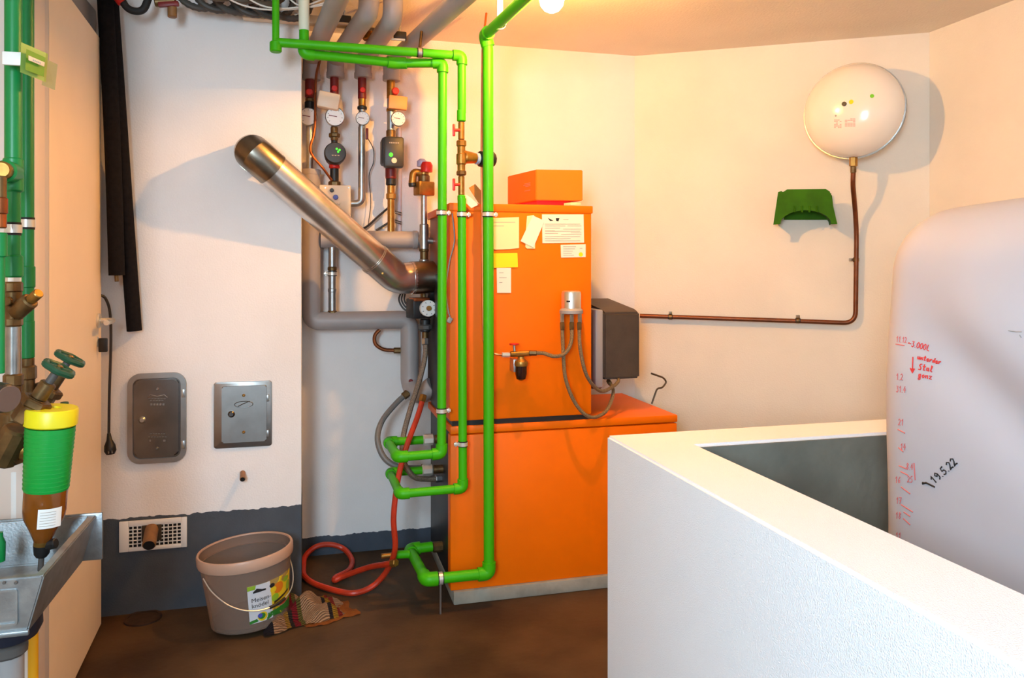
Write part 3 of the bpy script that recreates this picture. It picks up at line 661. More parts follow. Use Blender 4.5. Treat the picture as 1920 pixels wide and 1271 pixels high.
obj('joint_ring', ring(s1, dA, FR-0.001, 0.012, 0.004, 36), FLUE, fl); obj('joint_ring', ring(B1+(B2-B1)*0.41, dB, FR, 0.010, 0.004, 36), FLUE, fl)
obj('joint_ring', ring(s0, dA, FR-0.001, 0.008, 0.0025, 36), FLUE_D, fl); obj('wall_ring', ring(A0-Vector((0, 0.004, 0)), (0, 1, 0), FR, 0.008, 0.006, 36), FLUE_D, fl)
for t_ in (0.5,):
    obj('rivet', rod(s1+dA*0.06-FW*(FR-0.003)-UP*0.02, s1+dA*0.06-FW*(FR+0.005)-UP*0.02, 0.005, 10), BRASS, fl)

# ------------------------------------------------------------------ insulated pipes
IR = 0.041; YP = 3.49
def ins(label, pts, r=IR, fr=0.045, caps=True, name='insulated_pipe'):
    t = thing(name, label, 'pipe', pts[0]); obj('insulation', tube(fil(pts, fr, 7), r, 24), INSUL, t, ang=60)
    for e, e2 in ((0, 1), (-1, -2)):
        a, b2 = Vector(pts[e]), Vector(pts[e2]); d = (b2-a).normalized()
        obj('end_cuff', ring(a+d*0.012, d, r-0.0005, 0.022, 0.003, 24), INSUL, t)
    return t
xv = P(583, 500, Y=YP).x
zl = P(600, 602, Y=YP).z; zu = P(700, 449, Y=YP).z
lp = P(768, 600, Y=YP)
t = ins('grey insulated pipe running down the wall and along to the boiler at its lower fitting', [(xv, YP, P(583, 318, Y=YP).z), (xv, YP, zl), (lp.x, YP, zl), (lp.x, YP, P(768, 722, Y=YP).z), (lp.x+0.03, 3.40, P(768, 738, Y=YP).z), (BL, 3.37, P(800, 724, Y=3.37).z)])
obj('red_plug', rod((lp.x, YP-IR-0.008, P(768, 712, Y=YP).z), (lp.x, YP-IR+0.004, P(768, 712, Y=YP).z), 0.010, 10), RED_D, t)
up_ = thing('insulated_pipe', 'grey insulated pipe running level behind the flue to the safety valve', 'pipe', (xv, YP, zu))
obj('insulation', tube([(xv+IR, YP, zu), (P(778, 449, Y=YP).x, YP, zu)], IR-0.002, 24), INSUL, up_)
obj('end_cuff', rod((P(772, 449, Y=YP).x, YP, zu), (P(784, 449, Y=YP).x, YP, zu), IR+0.001, 24), INSUL, up_)
obj('steel_end', rod((P(780, 449, Y=YP).x, YP, zu), (P(797, 449, Y=3.43).x, 3.45, zu), 0.024, 12), STEEL, up_)
# ceiling runs: straight ones, and two with a drop from the ceiling
zc = 2.23; YR = 3.49
def col(x): return P(x, 150, Y=YR).x
e4 = P(862, 0, Z=zc); e1 = P(632, 0, Z=zc)
w4 = P(742, 110, Z=zc); 
ins('grey insulated ceiling pipe beside the chimney breast leading to the first riser', [e1+(e1-Vector((col(584), YR, zc)))*0.5, (col(584), YR, zc), (col(584), YR, P(584, 150, Y=YR).z)], 0.037)
el2 = P(692, 22, Z=zc); el3 = P(737, 36, Z=zc)
ins('grey insulated ceiling pipe with a drop leading to the second riser', [(el2.x, el2.y, ZC), (el2.x, el2.y, zc), (col(629), YR, zc), (col(629), YR, P(629, 146, Y=YR).z)], 0.037, 0.05)
ins('grey insulated ceiling pipe with a drop leading to the third riser', [(el3.x, el3.y, ZC), (el3.x, el3.y, zc), (col(681), YR, zc), (col(681), YR, P(681, 147, Y=YR).z)], 0.037, 0.05)
ins('grey insulated ceiling pipe nearest the lamp leading to the fourth riser', [e4+(e4-Vector((col(734), YR, zc)))*0.5, (col(734), YR, zc), (col(734), YR, P(734, 152, Y=YR).z)], 0.037)
# clutter by the ceiling pipes
for i, (x, y, lab) in enumerate(((646, 38, 'steel hanger clamp between the first two insulated ceiling pipes'), (750, 68, 'steel hanger clamp between the last two insulated ceiling pipes'))):
    p = P(x, y, Y=3.05); t = thing('pipe_hanger', lab, 'bracket', p)
    obj('bracket_arm', box(p, (0.05, 0.02, 0.035), bev=0.004), BLACK, t); obj('bracket_foot', box(p+Vector((-0.01, -0.02, -0.02)), (0.055, 0.012, 0.008), bev=0.002), CREAM, t)
    obj('hanger_rod', rod(p, (p.x, p.y, ZC), 0.005, 8), STEEL, t)
p = P(690, 62, Y=3.2); t = thing('bleed_valve', 'orange bleed valve with a brass body between the ceiling pipes', 'valve', p)
obj('body', rod(p+Vector((0, 0, 0.02)), p-Vector((0, 0, 0.03)), 0.022), BRASS, t); obj('orange_cap', box(p+Vector((0.0, -0.01, 0.028)), (0.05, 0.03, 0.022), bev=0.005), mat('orange_plastic', (214, 84, 20), 0.5), t); obj('stem_pipe', rod(p+UP*0.03, p+UP*0.16, 0.008), STEEL, t)

# ------------------------------------------------------------------ risers
R1 = thing('heating_riser', 'riser with red valve and half hidden thermometer next to the chimney breast', 'valve', P(581, 300, Y=YP))
stack(R1, 581, YP, [('ball_valve', 148, 184, 9, RED_D), ('union_nut', 184, 192, 9, BRASS_D, 8), ('black_union', 190, 206, 9.5, BLACK), ('steel_pipe', 205, 320, 7, STEEL)])
p = P(580, 172, Y=YP-0.03); obj('red_knob', rod(p, p+Vector((0, 0.02, 0)), 0.015), RED, R1); gauge(R1, 578, 219, YP-0.035, 17)
R2 = thing('heating_riser', 'riser with cream cover box, large thermometer and round black pump', 'pump', P(625, 290, Y=YP))
stack(R2, 627, YP, [('ball_valve', 144, 182, 8, RED_D), ('steel_pipe', 180, 240, 6, STEEL), ('brass_pipe', 238, 264, 7, BRASS_D), ('union_nut', 250, 258, 11, BRASS_D, 8), ('black_pipe', 262, 275, 6, BLACK), ('black_pipe', 306, 345, 8, BLACK), ('union_nut', 340, 350, 12, BRASS_D, 8)])
p = P(627, 165, Y=YP-0.03); obj('red_knob', rod(p, p+Vector((0, 0.02, 0)), 0.013), RED, R2)
obj('cover_box', box(P(616, 190, Y=YP-0.06), (0.092, 0.06, 0.070), Matrix.Rotation(0.16, 3, 'Y'), 0.008), CREAM, R2); gauge(R2, 628, 219, YP-0.05, 18)
p = P(628, 289, Y=YP-0.06)
obj('pump_body', rod(p, p+Vector((0, 0.09, 0)), 0.042), RED_D, R2)
pm = obj('pump_head', lathe([(0.040, 0.03), (0.046, 0.01), (0.047, -0.03), (0.042, -0.045), (0, -0.047)], p, (0, 1, 0), 28), BLACK, R2)
for dx, dz in ((0.006, 0.016), (0.018, 0.012), (0.012, 0.004)):
    q_ = p+Vector((dx, -0.047, dz)); obj('pump_light', rod(q_, q_+Vector((0, -0.003, 0)), 0.0045, 10), LED, pm)
pb = bmesh.new()
for dx in (-0.015, -0.003, 0.009): boxb(p.x+dx, p.x+dx+0.008, p.y-0.049, p.y-0.046, p.z-0.014, p.z-0.010, bm=pb)
obj('pump_print', pb, INK_G, pm)['kind'] = 'stuff'
stack(R2, 627, YP-0.01, [('red_ring', 309, 316, 10, RED)])
R3 = thing('heating_riser', 'riser with red valve, small thermometer and long steel pipe ending in an elbow', 'pipe', P(678, 300, Y=YP))
stack(R3, 679, YP, [('ball_valve', 145, 186, 8, RED_D), ('brass_pipe', 184, 200, 7, BRASS), ('black_union', 199, 206, 9, BLACK), ('steel_pipe', 204, 242, 6.5, STEEL)])
p = P(680, 168, Y=YP-0.03); obj('red_knob', rod(p, p+Vector((0, 0.02, 0)), 0.012), RED, R3); gauge(R3, 680, 222, YP-0.03, 13)
px = P(678, 300, Y=YP).x
obj('steel_pipe', tube(fil([(px, YP, P(678, 238, Y=YP).z), (px, YP, P(678, 381, Y=YP).z), (P(655, 381, Y=YP).x, YP, P(678, 382, Y=YP).z)], 0.035), 0.0155, 14), STEEL, R3)
obj('sensor', box(P(688, 251, Y=YP-0.015), (0.012, 0.014, 0.05), bev=0.003), RED_D, R3)
R4 = thing('heating_riser', 'riser with red knob, orange tab, thermometer and square black pump', 'pump', P(734, 285, Y=YP))
stack(R4, 733, YP, [('ball_valve', 148, 186, 8, BRASS), ('steel_pipe', 184, 246, 7.5, STEEL), ('union_nut', 203, 210, 9, BRASS, 8), ('brass_pipe', 244, 262, 9, BRASS_D), ('pump_neck', 312, 336, 10.5, RED_D), ('black_pipe', 334, 348, 9.5, BLACK), ('brass_pipe', 346, 366, 7, BRASS), ('union_nut', 362, 374, 9.5, BRASS, 8), ('brass_pipe', 372, 436, 6.5, BRASS)])
p = P(742, 170, Y=YP-0.045); obj('red_knob', rod(p, p+Vector((0, 0.03, 0)), 0.016), RED, R4)
obj('tab_box', box(P(746, 193, Y=YP-0.04), (0.082, 0.03, 0.06), Matrix.Rotation(0.06, 3, 'Y'), 0.005), mat('orange_tab', (226, 150, 84), 0.5), R4)
gauge(R4, 747, 223, YP-0.045, 14, 0.3)
p = P(738, 286, Y=YP-0.075)
obj('pump_body', box(P(729, 285, Y=YP-0.02), (0.07, 0.10, 0.12), bev=0.012), BLACK, R4)
pm = obj('pump_head', box(p, (0.088, 0.05, 0.135), bev=0.010), mat('charcoal_plastic', (52, 48, 42), 0.45), R4)
q_ = P(733, 290, Y=YP-0.1); obj('pump_light', rod(q_, q_+Vector((0, -0.003, 0)), 0.009, 14), LED, pm)
q_ = P(739, 301, Y=YP-0.1); obj('pump_button', rod(q_, q_+Vector((0, -0.003, 0)), 0.012, 16), CREAM, pm)
pb = bmesh.new()
for k in range(6): boxb(p.x-0.022+k*0.0075, p.x-0.017+k*0.0075, p.y-0.027, p.y-0.0245, p.z+0.036, p.z+0.042, bm=pb)
obj('pump_print', pb, INK_G, pm)['kind'] = 'stuff'
for x, y, Y, lab, e in ((622, 512, YP, 'x', 0),):
    pass
t = thing('steel_drop_pipe', 'steel pipe with a clamp between the two insulated level pipes', 'pipe', P(623, 520, Y=YP))
stack(t, 623, YP, [('steel_pipe', 462, 590, 7, STEEL), ('collar', 500, 508, 8.5, BRASS_D), ('collar', 540, 548, 8, STEEL), ('foot_nut', 582, 592, 9, BRASS_D, 8)])
clamp(P(623, 513, Y=YP), UP, M_(8, P(623, 513, Y=YP)), t, ear=(-1, 0, 0))
cb_ = thing('control_box', 'cream wall control box with a dark knob behind the flue', 'control box', P(632, 390, Y=YP))
pa, pb2 = P(607, 348, Y=3.50), P(657, 420, Y=3.50)
obj('housing', boxb(pa.x-0.02, pb2.x, 3.46, 3.60, pb2.z-0.03, pa.z, 0.005), CREAM, cb_)
for x, y, r, m in ((622, 357, 0.009, BLACK), (629, 370, 0.011, BLUE), (635, 381, 0.006, CREAM)):
    p = P(x, y, Y=3.46); obj('knob', rod(p, p+Vector((0, -0.012, 0)), r, 16), m, cb_)
for x, y in ((610, 352), (654, 352)):
    p = P(x, y, Y=3.46); obj('screw', rod(p, p+Vector((0, -0.002, 0)), 0.004, 8), SILVER, cb_)
def cable(label, pts, r, m, k=6, name='cable', cat_='cable', n=8):
    o = obj(name, tube(cat(pts, k), r, n), m); return tag(o, label, cat_)
cable('thin red brown capillary line from the first riser to the round pump', [P(600, 112, Y=3.44), P(592, 150, Y=3.44), P(590, 240, Y=3.43), P(582, 275, Y=3.42), P(586, 292, Y=3.42), P(606, 316, Y=3.43), P(622, 338, Y=3.45)], 0.0055, COPPER_D, name='capillary_line', cat_='pipe')
cable('thin dark cable from the sensor of the third riser down the wall', [P(689, 258, Y=3.53), P(700, 280, Y=3.55), P(700, 305, Y=3.56), P(692, 330, Y=3.56), P(695, 380, Y=3.56), P(690, 425, Y=3.55)], 0.002, CABLE)
cable('thick dark cable slanting up to the brass pipe of the fourth riser', [P(676, 431, Y=3.56), P(690, 423, Y=3.55), P(710, 405, Y=3.54), P(730, 388, Y=3.52)], 0.005, CABLE)
cable('short grey cable at the wall above the level insulated pipe', [P(705, 432, Y=3.57), P(718, 424, Y=3.56), P(732, 415, Y=3.54)], 0.005, DGREY)
cd_ = obj('wall_conduit', rod(P(749, 240, Y=3.585), (P(749, 300, Y=3.585).x, 3.585, P(749, 440, Y=3.585).z), 0.009), mat('lilac_conduit', (206, 196, 206), 0.5)); tag(cd_, 'pale vertical cable conduit on the wall behind the square pump', 'conduit')
wb = bmesh.new()
for y in (398, 402, 415, 419): tube([P(742, y-2, Y=3.50), P(752, y+1, Y=3.56)], 0.003, 6, wb)
tag(obj('tie_wire', wb, CABLE), 'dark wire ties around the brass pipe of the fourth riser', 'wire', kind='stuff')

# safety group
sY = 3.42
sg = thing('safety_valve', 'brass boiler safety valve with red cap on a steel riser beside the boiler', 'valve', P(795, 400, Y=sY))
stack(sg, 795, sY, [('steel_pipe', 366, 425, 6, STEEL), ('tee', 420, 468, 8.5, STEEL), ('collar', 466, 472, 9, BRASS_D), ('lower_pipe', 470, 505, 7.5, BRASS_D), ('collar', 486, 492, 9, STEEL), ('lower_pipe', 500, 560, 7, BRASS_D), ('neck', 328, 344, 11, BRASS_D), ('neck', 318, 330, 9, BRASS)])
p = P(795, 354, Y=sY); obj('brass_block', box(p, (0.078, 0.06, 0.062), Matrix.Rotation(0.35, 3, 'Z'), 0.005), BRASS, sg)
p = P(800, 310, Y=sY-0.02); obj('red_cap', lathe([(0.026, -0.03), (0.027, 0.0), (0.02, 0.014), (0, 0.017)], p, UP, 12), RED, sg)
p = P(791, 304, Y=sY+0.01); obj('air_vent_cap', lathe([(0.022, -0.02), (0.022, 0.004), (0.012, 0.014), (0, 0.016)], p, UP), mat('lilac_plastic', (176, 166, 196), 0.4), sg)
obj('outlet', tube(fil([P(790, 325, Y=sY), P(775, 322, Y=sY), P(773, 344, Y=sY)], 0.03), 0.017, 14), BRASS, sg)
obj('outlet_end', rod(P(773, 342, Y=sY), P(774, 350, Y=sY), 0.018), BLACK, sg)
obj('side_stub', rod(P(800, 451, Y=sY), P(822, 453, Y=sY), 0.014), STEEL, sg)
# mixer motor
mx_ = thing('mixer_motor', 'black mixer motor with a round white dial beside the flue outlet', 'motor', P(790, 580, Y=3.28))
obj('motor_case', box(P(785, 578, Y=3.32), (0.085, 0.09, 0.085), Matrix.Rotation(0.25, 3, 'Z'), 0.006), BLACK, mx_)
obj('motor_cover', box(P(786, 561, Y=3.30), (0.07, 0.07, 0.015), Matrix.Rotation(0.25, 3, 'Z'), 0.003), COPPER, mx_)
p = P(803, 578, Y=3.25); ax = Vector((0.12, -1, 0.05))
dl = obj('dial', lathe([(0.034, -0.02), (0.036, 0.0), (0.034, 0.006), (0, 0.006)], p, ax, 28), WHITE, mx_)
obj('dial_center', lathe([(0.011, 0.005), (0.011, 0.014), (0, 0.015)], p, ax), BRASS, dl)
db_ = bmesh.new(); axn = ax.normalized(); e1 = axn.cross(UP).normalized(); e2 = e1.cross(axn)
for k in range(8):
    a = k*math.pi/4+0.3; dr = e1*math.cos(a)+e2*math.sin(a); tube([p+axn*0.0065+dr*0.024, p+axn*0.0065+dr*0.029], 0.0013, 5, db_)
obj('dial_marks', db_, INK, dl)['kind'] = 'stuff'
stack(mx_, 797, 3.32, [('valve_body', 598, 622, 10, BLACK), ('union_nut', 608, 618, 13, DGREY, 8), ('hose_tail', 620, 640, 6, BRASS_D)])
obj('mixer_base', rod(P(800, 545, Y=3.33), P(824, 545, Y=3.33), 0.05), BLACK, mx_)
for k in range(3):
    cable(('dark cable loop under the flue elbow, outer one', 'dark cable loop under the flue elbow, middle one', 'dark cable loop under the flue elbow, inner one')[k], [P(752+k*4, 548, Y=3.4), P(748+k*5, 562, Y=3.39), P(756+k*4, 578-k*3, Y=3.38), P(772+k*2, 588-k*5, Y=3.37)], 0.004, CABLE)
cable('thin grey cable hanging down the boiler side between the green pipes', [P(848, 400, Y=2.925), P(852, 450, Y=2.925), P(843, 490, Y=2.925), P(836, 540, Y=2.925), P(840, 580, Y=2.925), P(846, 600, Y=2.925)], 0.0025, GREY)
tag(obj('cable_connector', box(P(843, 600, Y=2.92), (0.018, 0.012, 0.022), Matrix.Rotation(0.5, 3, 'Y'), 0.003), GREY), 'small pale cable connector hanging beside the green pipe', 'connector')
# copper loop
t = thing('copper_bend', 'small dark copper bend below the level insulated pipe', 'pipe', P(740, 657, Y=3.5))
obj('bend', tube(fil([P(712, 618, Y=3.5), P(702, 628, Y=3.5), P(702, 645, Y=3.5), P(718, 656, Y=3.5), P(745, 657, Y=3.5)], 0.03), 0.0085, 10), COPPER_D, t)
obj('end_nut', rod(P(738, 657, Y=3.5), P(752, 657, Y=3.5), 0.014, 8), BRASS_D, t)

# hoses at the left of the boiler
hose('braided steel hose from the mixer down to the lower boiler fitting', [P(797, 636, Y=3.3), P(797, 668, Y=3.28), P(786, 715, Y=3.25), P(770, 765, Y=3.2), P(756, 820, Y=3.17), P(756, 862, Y=3.16), P(775, 893, Y=3.17), P(800, 898, Y=3.2), P(826, 897, Y=3.22)], 0.0115, mat('worn_braid', (150, 128, 106), 0.45, 0.5, 0.5, 300, 0.6, 500, dark=(112, 98, 88)), name='braided_water_hose', ends=STEEL)
hose('dark grey rubber hose curving from the insulated pipe to the lower boiler fitting', [P(764, 737, Y=3.40), P(742, 757, Y=3.38), P(716, 790, Y=3.33), P(708, 825, Y=3.29), P(722, 860, Y=3.26), P(752, 876, Y=3.25), P(800, 878, Y=3.26)], 0.0125, GREYHOSE, name='grey_hose', ends=BRASS_D)
FZ = 0.014
hose('long red hose hanging from the boiler side and coiled on the floor', [P(794, 742, Y=3.16), P(784, 778, Y=3.13), P(762, 838, Y=3.08), P(746, 900, Y=3.06), P(738, 970, Y=3.05), P(741, 1025, Y=3.06), P(731, 1060, Y=3.10), P(712, 1087, Z=0.05), P(690, 1104, Z=0.02), P(660, 1112, Z=FZ), P(625, 1106, Z=FZ), P(590, 1094, Z=FZ), P(571, 1080, Z=FZ), P(569, 1062, Z=FZ), P(573, 1042, Z=0.03), P(594, 1024, Y=3.54), P(622, 1021, Y=3.55), P(646, 1030, Y=3.54), P(660, 1050, Z=0.016), P(654, 1069, Z=FZ), P(630, 1082, Z=FZ), P(628, 1088, Z=FZ), P(645, 1080, Z=0.03), P(690, 1064, Z=0.08), P(722, 1058, Z=0.12), P(742, 1055, Z=0.142)], 0.0115, REDHOSE, name='red_hose', ends=BRASS, k=8)

# ------------------------------------------------------------------ expansion vessel and its pipe
vc = P(1596, 205, B=0.20); vr = M_(89, vc); vax = (-WB_N).normalized(); vax = (-FW-RT*0.72).normalized()
ves = thing('expansion_vessel', 'round white expansion vessel hanging on the slanted wall', 'vessel', vc)
k = vr
prof = [(0, 0.080), (k*.25, .078), (k*.45, .070), (k*.64, .056), (k*.80, .035), (k*.92, .008), (k*.985, -.018), (k, -.034), (k*.99, -.05)]
obj('front_shell', lathe(prof[::-1], vc, vax, 56), VESSEL, ves, ang=60)
obj('seam_band', ring(vc-vax*0.052, vax, k*.97, 0.024, 0.010, 56), STEEL, ves)
obj('back_shell', lathe([(k*.97, -.06), (k*.92, -.09), (k*.75, -.135), (k*.4, -.165), (0, -.17)], vc, vax, 56), VESSEL, ves, ang=60)
wq = vc+WB_N*0.175; obj('wall_bracket', box(wq-UP*0.02, (0.16, 0.04, 0.06), Matrix.Rotation(math.atan2(-0.523, 0.852), 3, 'Z'), 0.005), STEEL, ves)
vb_ = [e for e in C.objects if e.name.startswith('front_shell')][0]
dg = bpy.context.evaluated_depsgraph_get()
bmv = bmesh.new(); bmv.from_mesh(vb_.data); bmesh.ops.translate(bmv, verts=bmv.verts[:], vec=vc); vbvh = BVHTree.FromBMesh(bmv)
def on_v(x, y):
    hit, n_, i, d_ = vbvh.ray_cast(Vector((0, 0, CAMZ)), ray(x, y).normalized()); return (hit, n_) if hit is not None else (P(x, y, B=0.3), vax)
for x, y, r, m, nm in ((1583, 195, 4.2, BLACK, 'valve_cap'), (1596, 191, 4.2, YELLOW, 'yellow_sticker'), (1635, 180, 3.8, mat('green_dot', (120, 200, 30), 0.5), 'green_sticker'), (1567, 217, 1.8, INK_G, 'small_mark')):
    h_, n_ = on_v(x, y); obj(nm, rod(h_-n_*0.001, h_+n_*(0.006 if nm == 'valve_cap' else 0.0012), M_(r, h_), 16, 0.0004), m, ves)
for x0, x1, y0, y1_ in ((1564, 1578, 224, 241), (1584, 1604, 222, 238)):
    pts = [on_v(x, y) for x, y in ((x0, y0), (x1, y0), (x1, y1_), (x0, y1_))]
    lb = bmesh.new(); nx, ny = 4, 6
    for i in range(ny):
        for j in range(nx):
            if random.random() < 0.15: continue
            cs = [on_v(x0+(x1-x0)*(j+a)/nx, y0+(y1_-y0)*(i+bq*0.7)/ny) for a, bq in ((0.05, 0), (0.95, 0), (0.95, 1), (0.05, 1))]
            f = [lb.verts.new(h_+n_*0.0006) for h_, n_ in cs]; lb.faces.new(f)
    obj('printed_label', lb, PINK, ves, smooth=False)['kind'] = 'stuff'
vp = P(1600, 298, B=0.17)
obj('outlet_nut', rod(P(1600, 294, B=0.17), P(1600, 312, B=0.165), 0.0175, 6), BRASS, ves); obj('outlet_nut', rod(P(1600, 311, B=0.165), P(1600, 324, B=0.16), 0.013, 8), BRASS_D, ves)
cp = thing('copper_pipe', 'dark copper pipe along the slanted wall from the burner up to the white expansion vessel', 'pipe', P(1605, 490, B=0.03))
obj('pipe_run', tube(fil([P(1600, 320, B=0.16), P(1599, 345, B=0.15), P(1604, 400, B=0.06), P(1606, 440, B=0.035), P(1604, 606, B=0.03), P(1500, 602, B=0.03), P(1200, 592, B=0.03)], 0.055, 8), 0.0105, 14), mat('tarnished_copper', (120, 66, 36), 0.4, 0.6, 0.2, 25), cp)
for x, y, a in ((1605, 487, UP), (1496, 601, (0.853, -0.523, 0)), (1257, 594, (0.853, -0.523, 0))):
    p = P(x, y, B=0.03); c_ = clamp(p, a, 0.0105, cp, BRASS_D)
    obj('clamp_stem', rod(p, p+WB_N*0.03+UP*(0.012 if a is not UP else 0), 0.005, 8), STEEL, c_)
    q_ = p+(UP*0.02 if a is not UP else Vector((-0.018, 0.012, 0))); obj('clamp_screw', box(q_, (0.014, 0.014, 0.014), bev=0.002), STEEL, c_)
# green hose holder
hh = thing('hose_holder', 'dark green plastic hose holder on the slanted wall below the vessel', 'bracket', P(1508, 390, B=0.0))
outl = [(1450, 421), (1459, 360), (1465, 358), (1468, 360), (1476, 355), (1548, 354), (1556, 359), (1570, 420), (1560, 420)]
for i in range(11):
    a = math.pi*i/10; outl.append((1511+48*math.cos(a), 420-26*math.sin(a)))
fr_, bk_ = [P(x, y, B=0.145) for x, y in outl], [P(x, y, B=0.0) for x, y in outl]
hb_ = prism([p for p in fr_], WB_N*0.01)
obj('front_plate', hb_, GRATE_G, hh, smooth=False)
top = [P(x, y, B=0.14) for x, y in ((1463, 360), (1552, 358))]
sb = bmesh.new()
off = WB_N*0.14
arc = [P(1511+50*math.cos(math.pi*i/12), 419-28*math.sin(math.pi*i/12), B=0.14) for i in range(13)]
for a, b2 in zip(arc, arc[1:]): prism([a, b2, b2+UP*0.006, a+UP*0.006], off, sb)
obj('saddle', sb, GRATE_G, hh, smooth=False)
obj('back_plate', prism([P(x, y, B=0.012) for x, y in ((1468, 366), (1560, 366), (1565, 412), (1470, 412))], WB_N*0.012), GRATE_G, hh, smooth=False)
for x in (1462, 1555):
    a = P(x, 362, B=0.142); obj('side_rib', box(a+WB_N*0.006-UP*0.05, (0.012, 0.016, 0.10), None, 0.003), GRATE_G, hh)
for k in range(4):
    a = P(1490+k*14, 398, B=0.147); obj('rib', boxb(a.x-0.004, a.x+0.004, a.y-0.003, a.y+0.003, a.z, a.z+0.03, 0.001), GRATE_G, hh)

# ------------------------------------------------------------------ chimney breast fittings
def pc_(x, y): return P(x, y, Y=YC)
# left hatch
a, b2 = pc_(240, 870), pc_(350, 697)
lh = thing('soot_door', 'tall stainless soot door with rounded corners on the chimney breast', 'hatch', ((a.x+b2.x)/2, YC, a.z))
obj('frame', rframe(a.x, b2.x, a.z, b2.z, YC-0.014, YC, 0.045, 0.019), STAIN2, lh)
obj('frame_lip', rframe(a.x+0.019, b2.x-0.019, a.z+0.019, b2.z-0.019, YC-0.009, YC, 0.026, 0.010), STAIN, lh)
obj('door', rplate(a.x+0.024, b2.x-0.026, a.z+0.026, b2.z-0.024, YC-0.016, YC, 0.018, 0.005), STAIN, lh, smooth=False)
def embossed(parent, rows):
    b = bmesh.new()
    for x0, x1, y, hpx in rows:
        p0, p1 = P(x0, y, Y=YC-0.016), P(x1, y, Y=YC-0.016); n_ = max(1, int(abs(x1-x0)/5))
        for i in range(n_):
            q0 = p0+(p1-p0)*(i/n_); q1 = p0+(p1-p0)*((i+0.75)/n_); boxb(q0.x, q1.x, YC-0.0185, YC-0.0155, q0.z, q0.z+M_(hpx, p0), 0.0006, bm=b, seg=1)
    o = obj('embossing', b, STAIN2, parent); o['kind'] = 'stuff'
def bolt(parent, x, y, r, m=STAIN2, nm='rivet', dd=0.006):
    p = P(x, y, Y=YC-0.015); obj(nm, lathe([(r, 0.0), (r, dd*0.5), (r*0.6, dd), (0, dd)], p, (0, -1, 0), 16), m, parent)
embossed(lh, [(278, 312, 748, 1.2), (281, 308, 752, 1.6), (282, 310, 760, 4), (281, 311, 814, 1.6), (278, 314, 820, 1.6), (280, 284, 828, 4), (306, 312, 828, 4)])
t_ = [P(x, y, Y=YC-0.0165) for x, y in ((276, 746), (282, 740), (295, 743), (308, 740), (314, 745))]; obj('raised_crest', tube(t_, 0.0016, 6), STAIN2, lh)
bolt(lh, 295, 729, 0.006); bolt(lh, 295, 840, 0.006); bolt(lh, 267, 787, 0.013, STEEL, 'lock', 0.010)
for y in (737, 833): p = P(344, y, Y=YC-0.012); obj('hinge', box(p, (0.012, 0.014, 0.03), bev=0.002), STEEL, lh)
a, b2 = pc_(401, 841), pc_(510, 713)
rh = thing('soot_door', 'small square stainless soot door with an oval emblem on the chimney breast', 'hatch', ((a.x+b2.x)/2, YC, a.z))
obj('frame', rplate(a.x, b2.x, a.z, b2.z, YC-0.006, YC, 0.010, 0.003), STAIN2, rh)
obj('door', rplate(a.x+0.030, b2.x-0.020, a.z+0.022, b2.z-0.016, YC-0.017, YC-0.005, 0.006, 0.004), STAIN2, rh, smooth=False)
bolt(rh, 457, 741, 0.006, BRASS); bolt(rh, 457, 810, 0.006, BRASS); bolt(rh, 434, 776, 0.013, STAIN, 'lock', 0.010)
oc = P(457, 758, Y=YC-0.018); obj('emblem', tube([oc+Vector((0.034*math.cos(i*math.pi/12), 0, 0.012*math.sin(i*math.pi/12))) for i in range(25)], 0.0014, 6), STAIN, rh, label='raised oval emblem')
obj('emblem_bar', tube([P(446, 762, Y=YC-0.018), P(456, 757, Y=YC-0.018), P(468, 752, Y=YC-0.018)], 0.0016, 6), STAIN, rh)
for y in (746, 812): p = P(502, y, Y=YC-0.010); obj('hinge', box(p, (0.010, 0.012, 0.026), bev=0.002), STEEL, rh)
# stub pipe
p = P(455, 886, Y=YC); st_ = thing('drain_stub', 'small brown pipe stub sticking out of the chimney breast below the square soot door', 'pipe', p)
obj('stub', rod(p, p+Vector((0.004, -0.055, -0.012)), 0.0105), TAN, st_); obj('opening', rod(p+Vector((0.004, -0.0552, -0.012)), p+Vector((0.004, -0.0562, -0.0122)), 0.0085), HOLE, st_)
# vent grille
a, b2 = pc_(224, 1035), pc_(351, 968)
vg = thing('vent_grille', 'white ventilation grille in the dark painted foot of the chimney breast', 'grille', ((a.x+b2.x)/2, YC, a.z))
gx0, gx1, gz0, gz1 = a.x+0.032, b2.x-0.020, a.z+0.014, b2.z-0.020
fb = boxb(a.x, gx0, YC-0.008, YC, a.z, b2.z, 0.002); boxb(gx1, b2.x, YC-0.008, YC, a.z, b2.z, 0.002, fb); boxb(gx0, gx1, YC-0.008, YC, gz1, b2.z, 0.002, fb); boxb(gx0, gx1, YC-0.008, YC, a.z, gz0, 0.002, fb)
obj('frame', fb, WHITE, vg)
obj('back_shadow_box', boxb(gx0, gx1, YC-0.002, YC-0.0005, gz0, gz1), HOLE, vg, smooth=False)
nb2 = bmesh.new()
for i in range(13):
    x = gx0+(gx1-gx0)*i/12
    boxb(x-0.0018, x+0.0018, YC-0.007, YC-0.0025, gz0, gz1, bm=nb2)
for i in range(7):
    z = gz0+(gz1-gz0)*i/6; boxb(gx0, gx1, YC-0.0066, YC-0.003, z-0.0016, z+0.0016, bm=nb2)
obj('grid_bars', nb2, WHITE, vg, smooth=False)['kind'] = 'stuff'
p = P(285, 990, Y=YC); vs = thing('drain_stub', 'thick brown pipe stub sticking out through the white ventilation grille', 'pipe', p)
d_ = Vector((0.006, -0.09, -0.035)); obj('stub', rod(p, p+d_, 0.024), TAN, vs); obj('opening', rod(p+d_*1.002, p+d_*1.015, 0.020, 20, 0.0002), HOLE, vs)
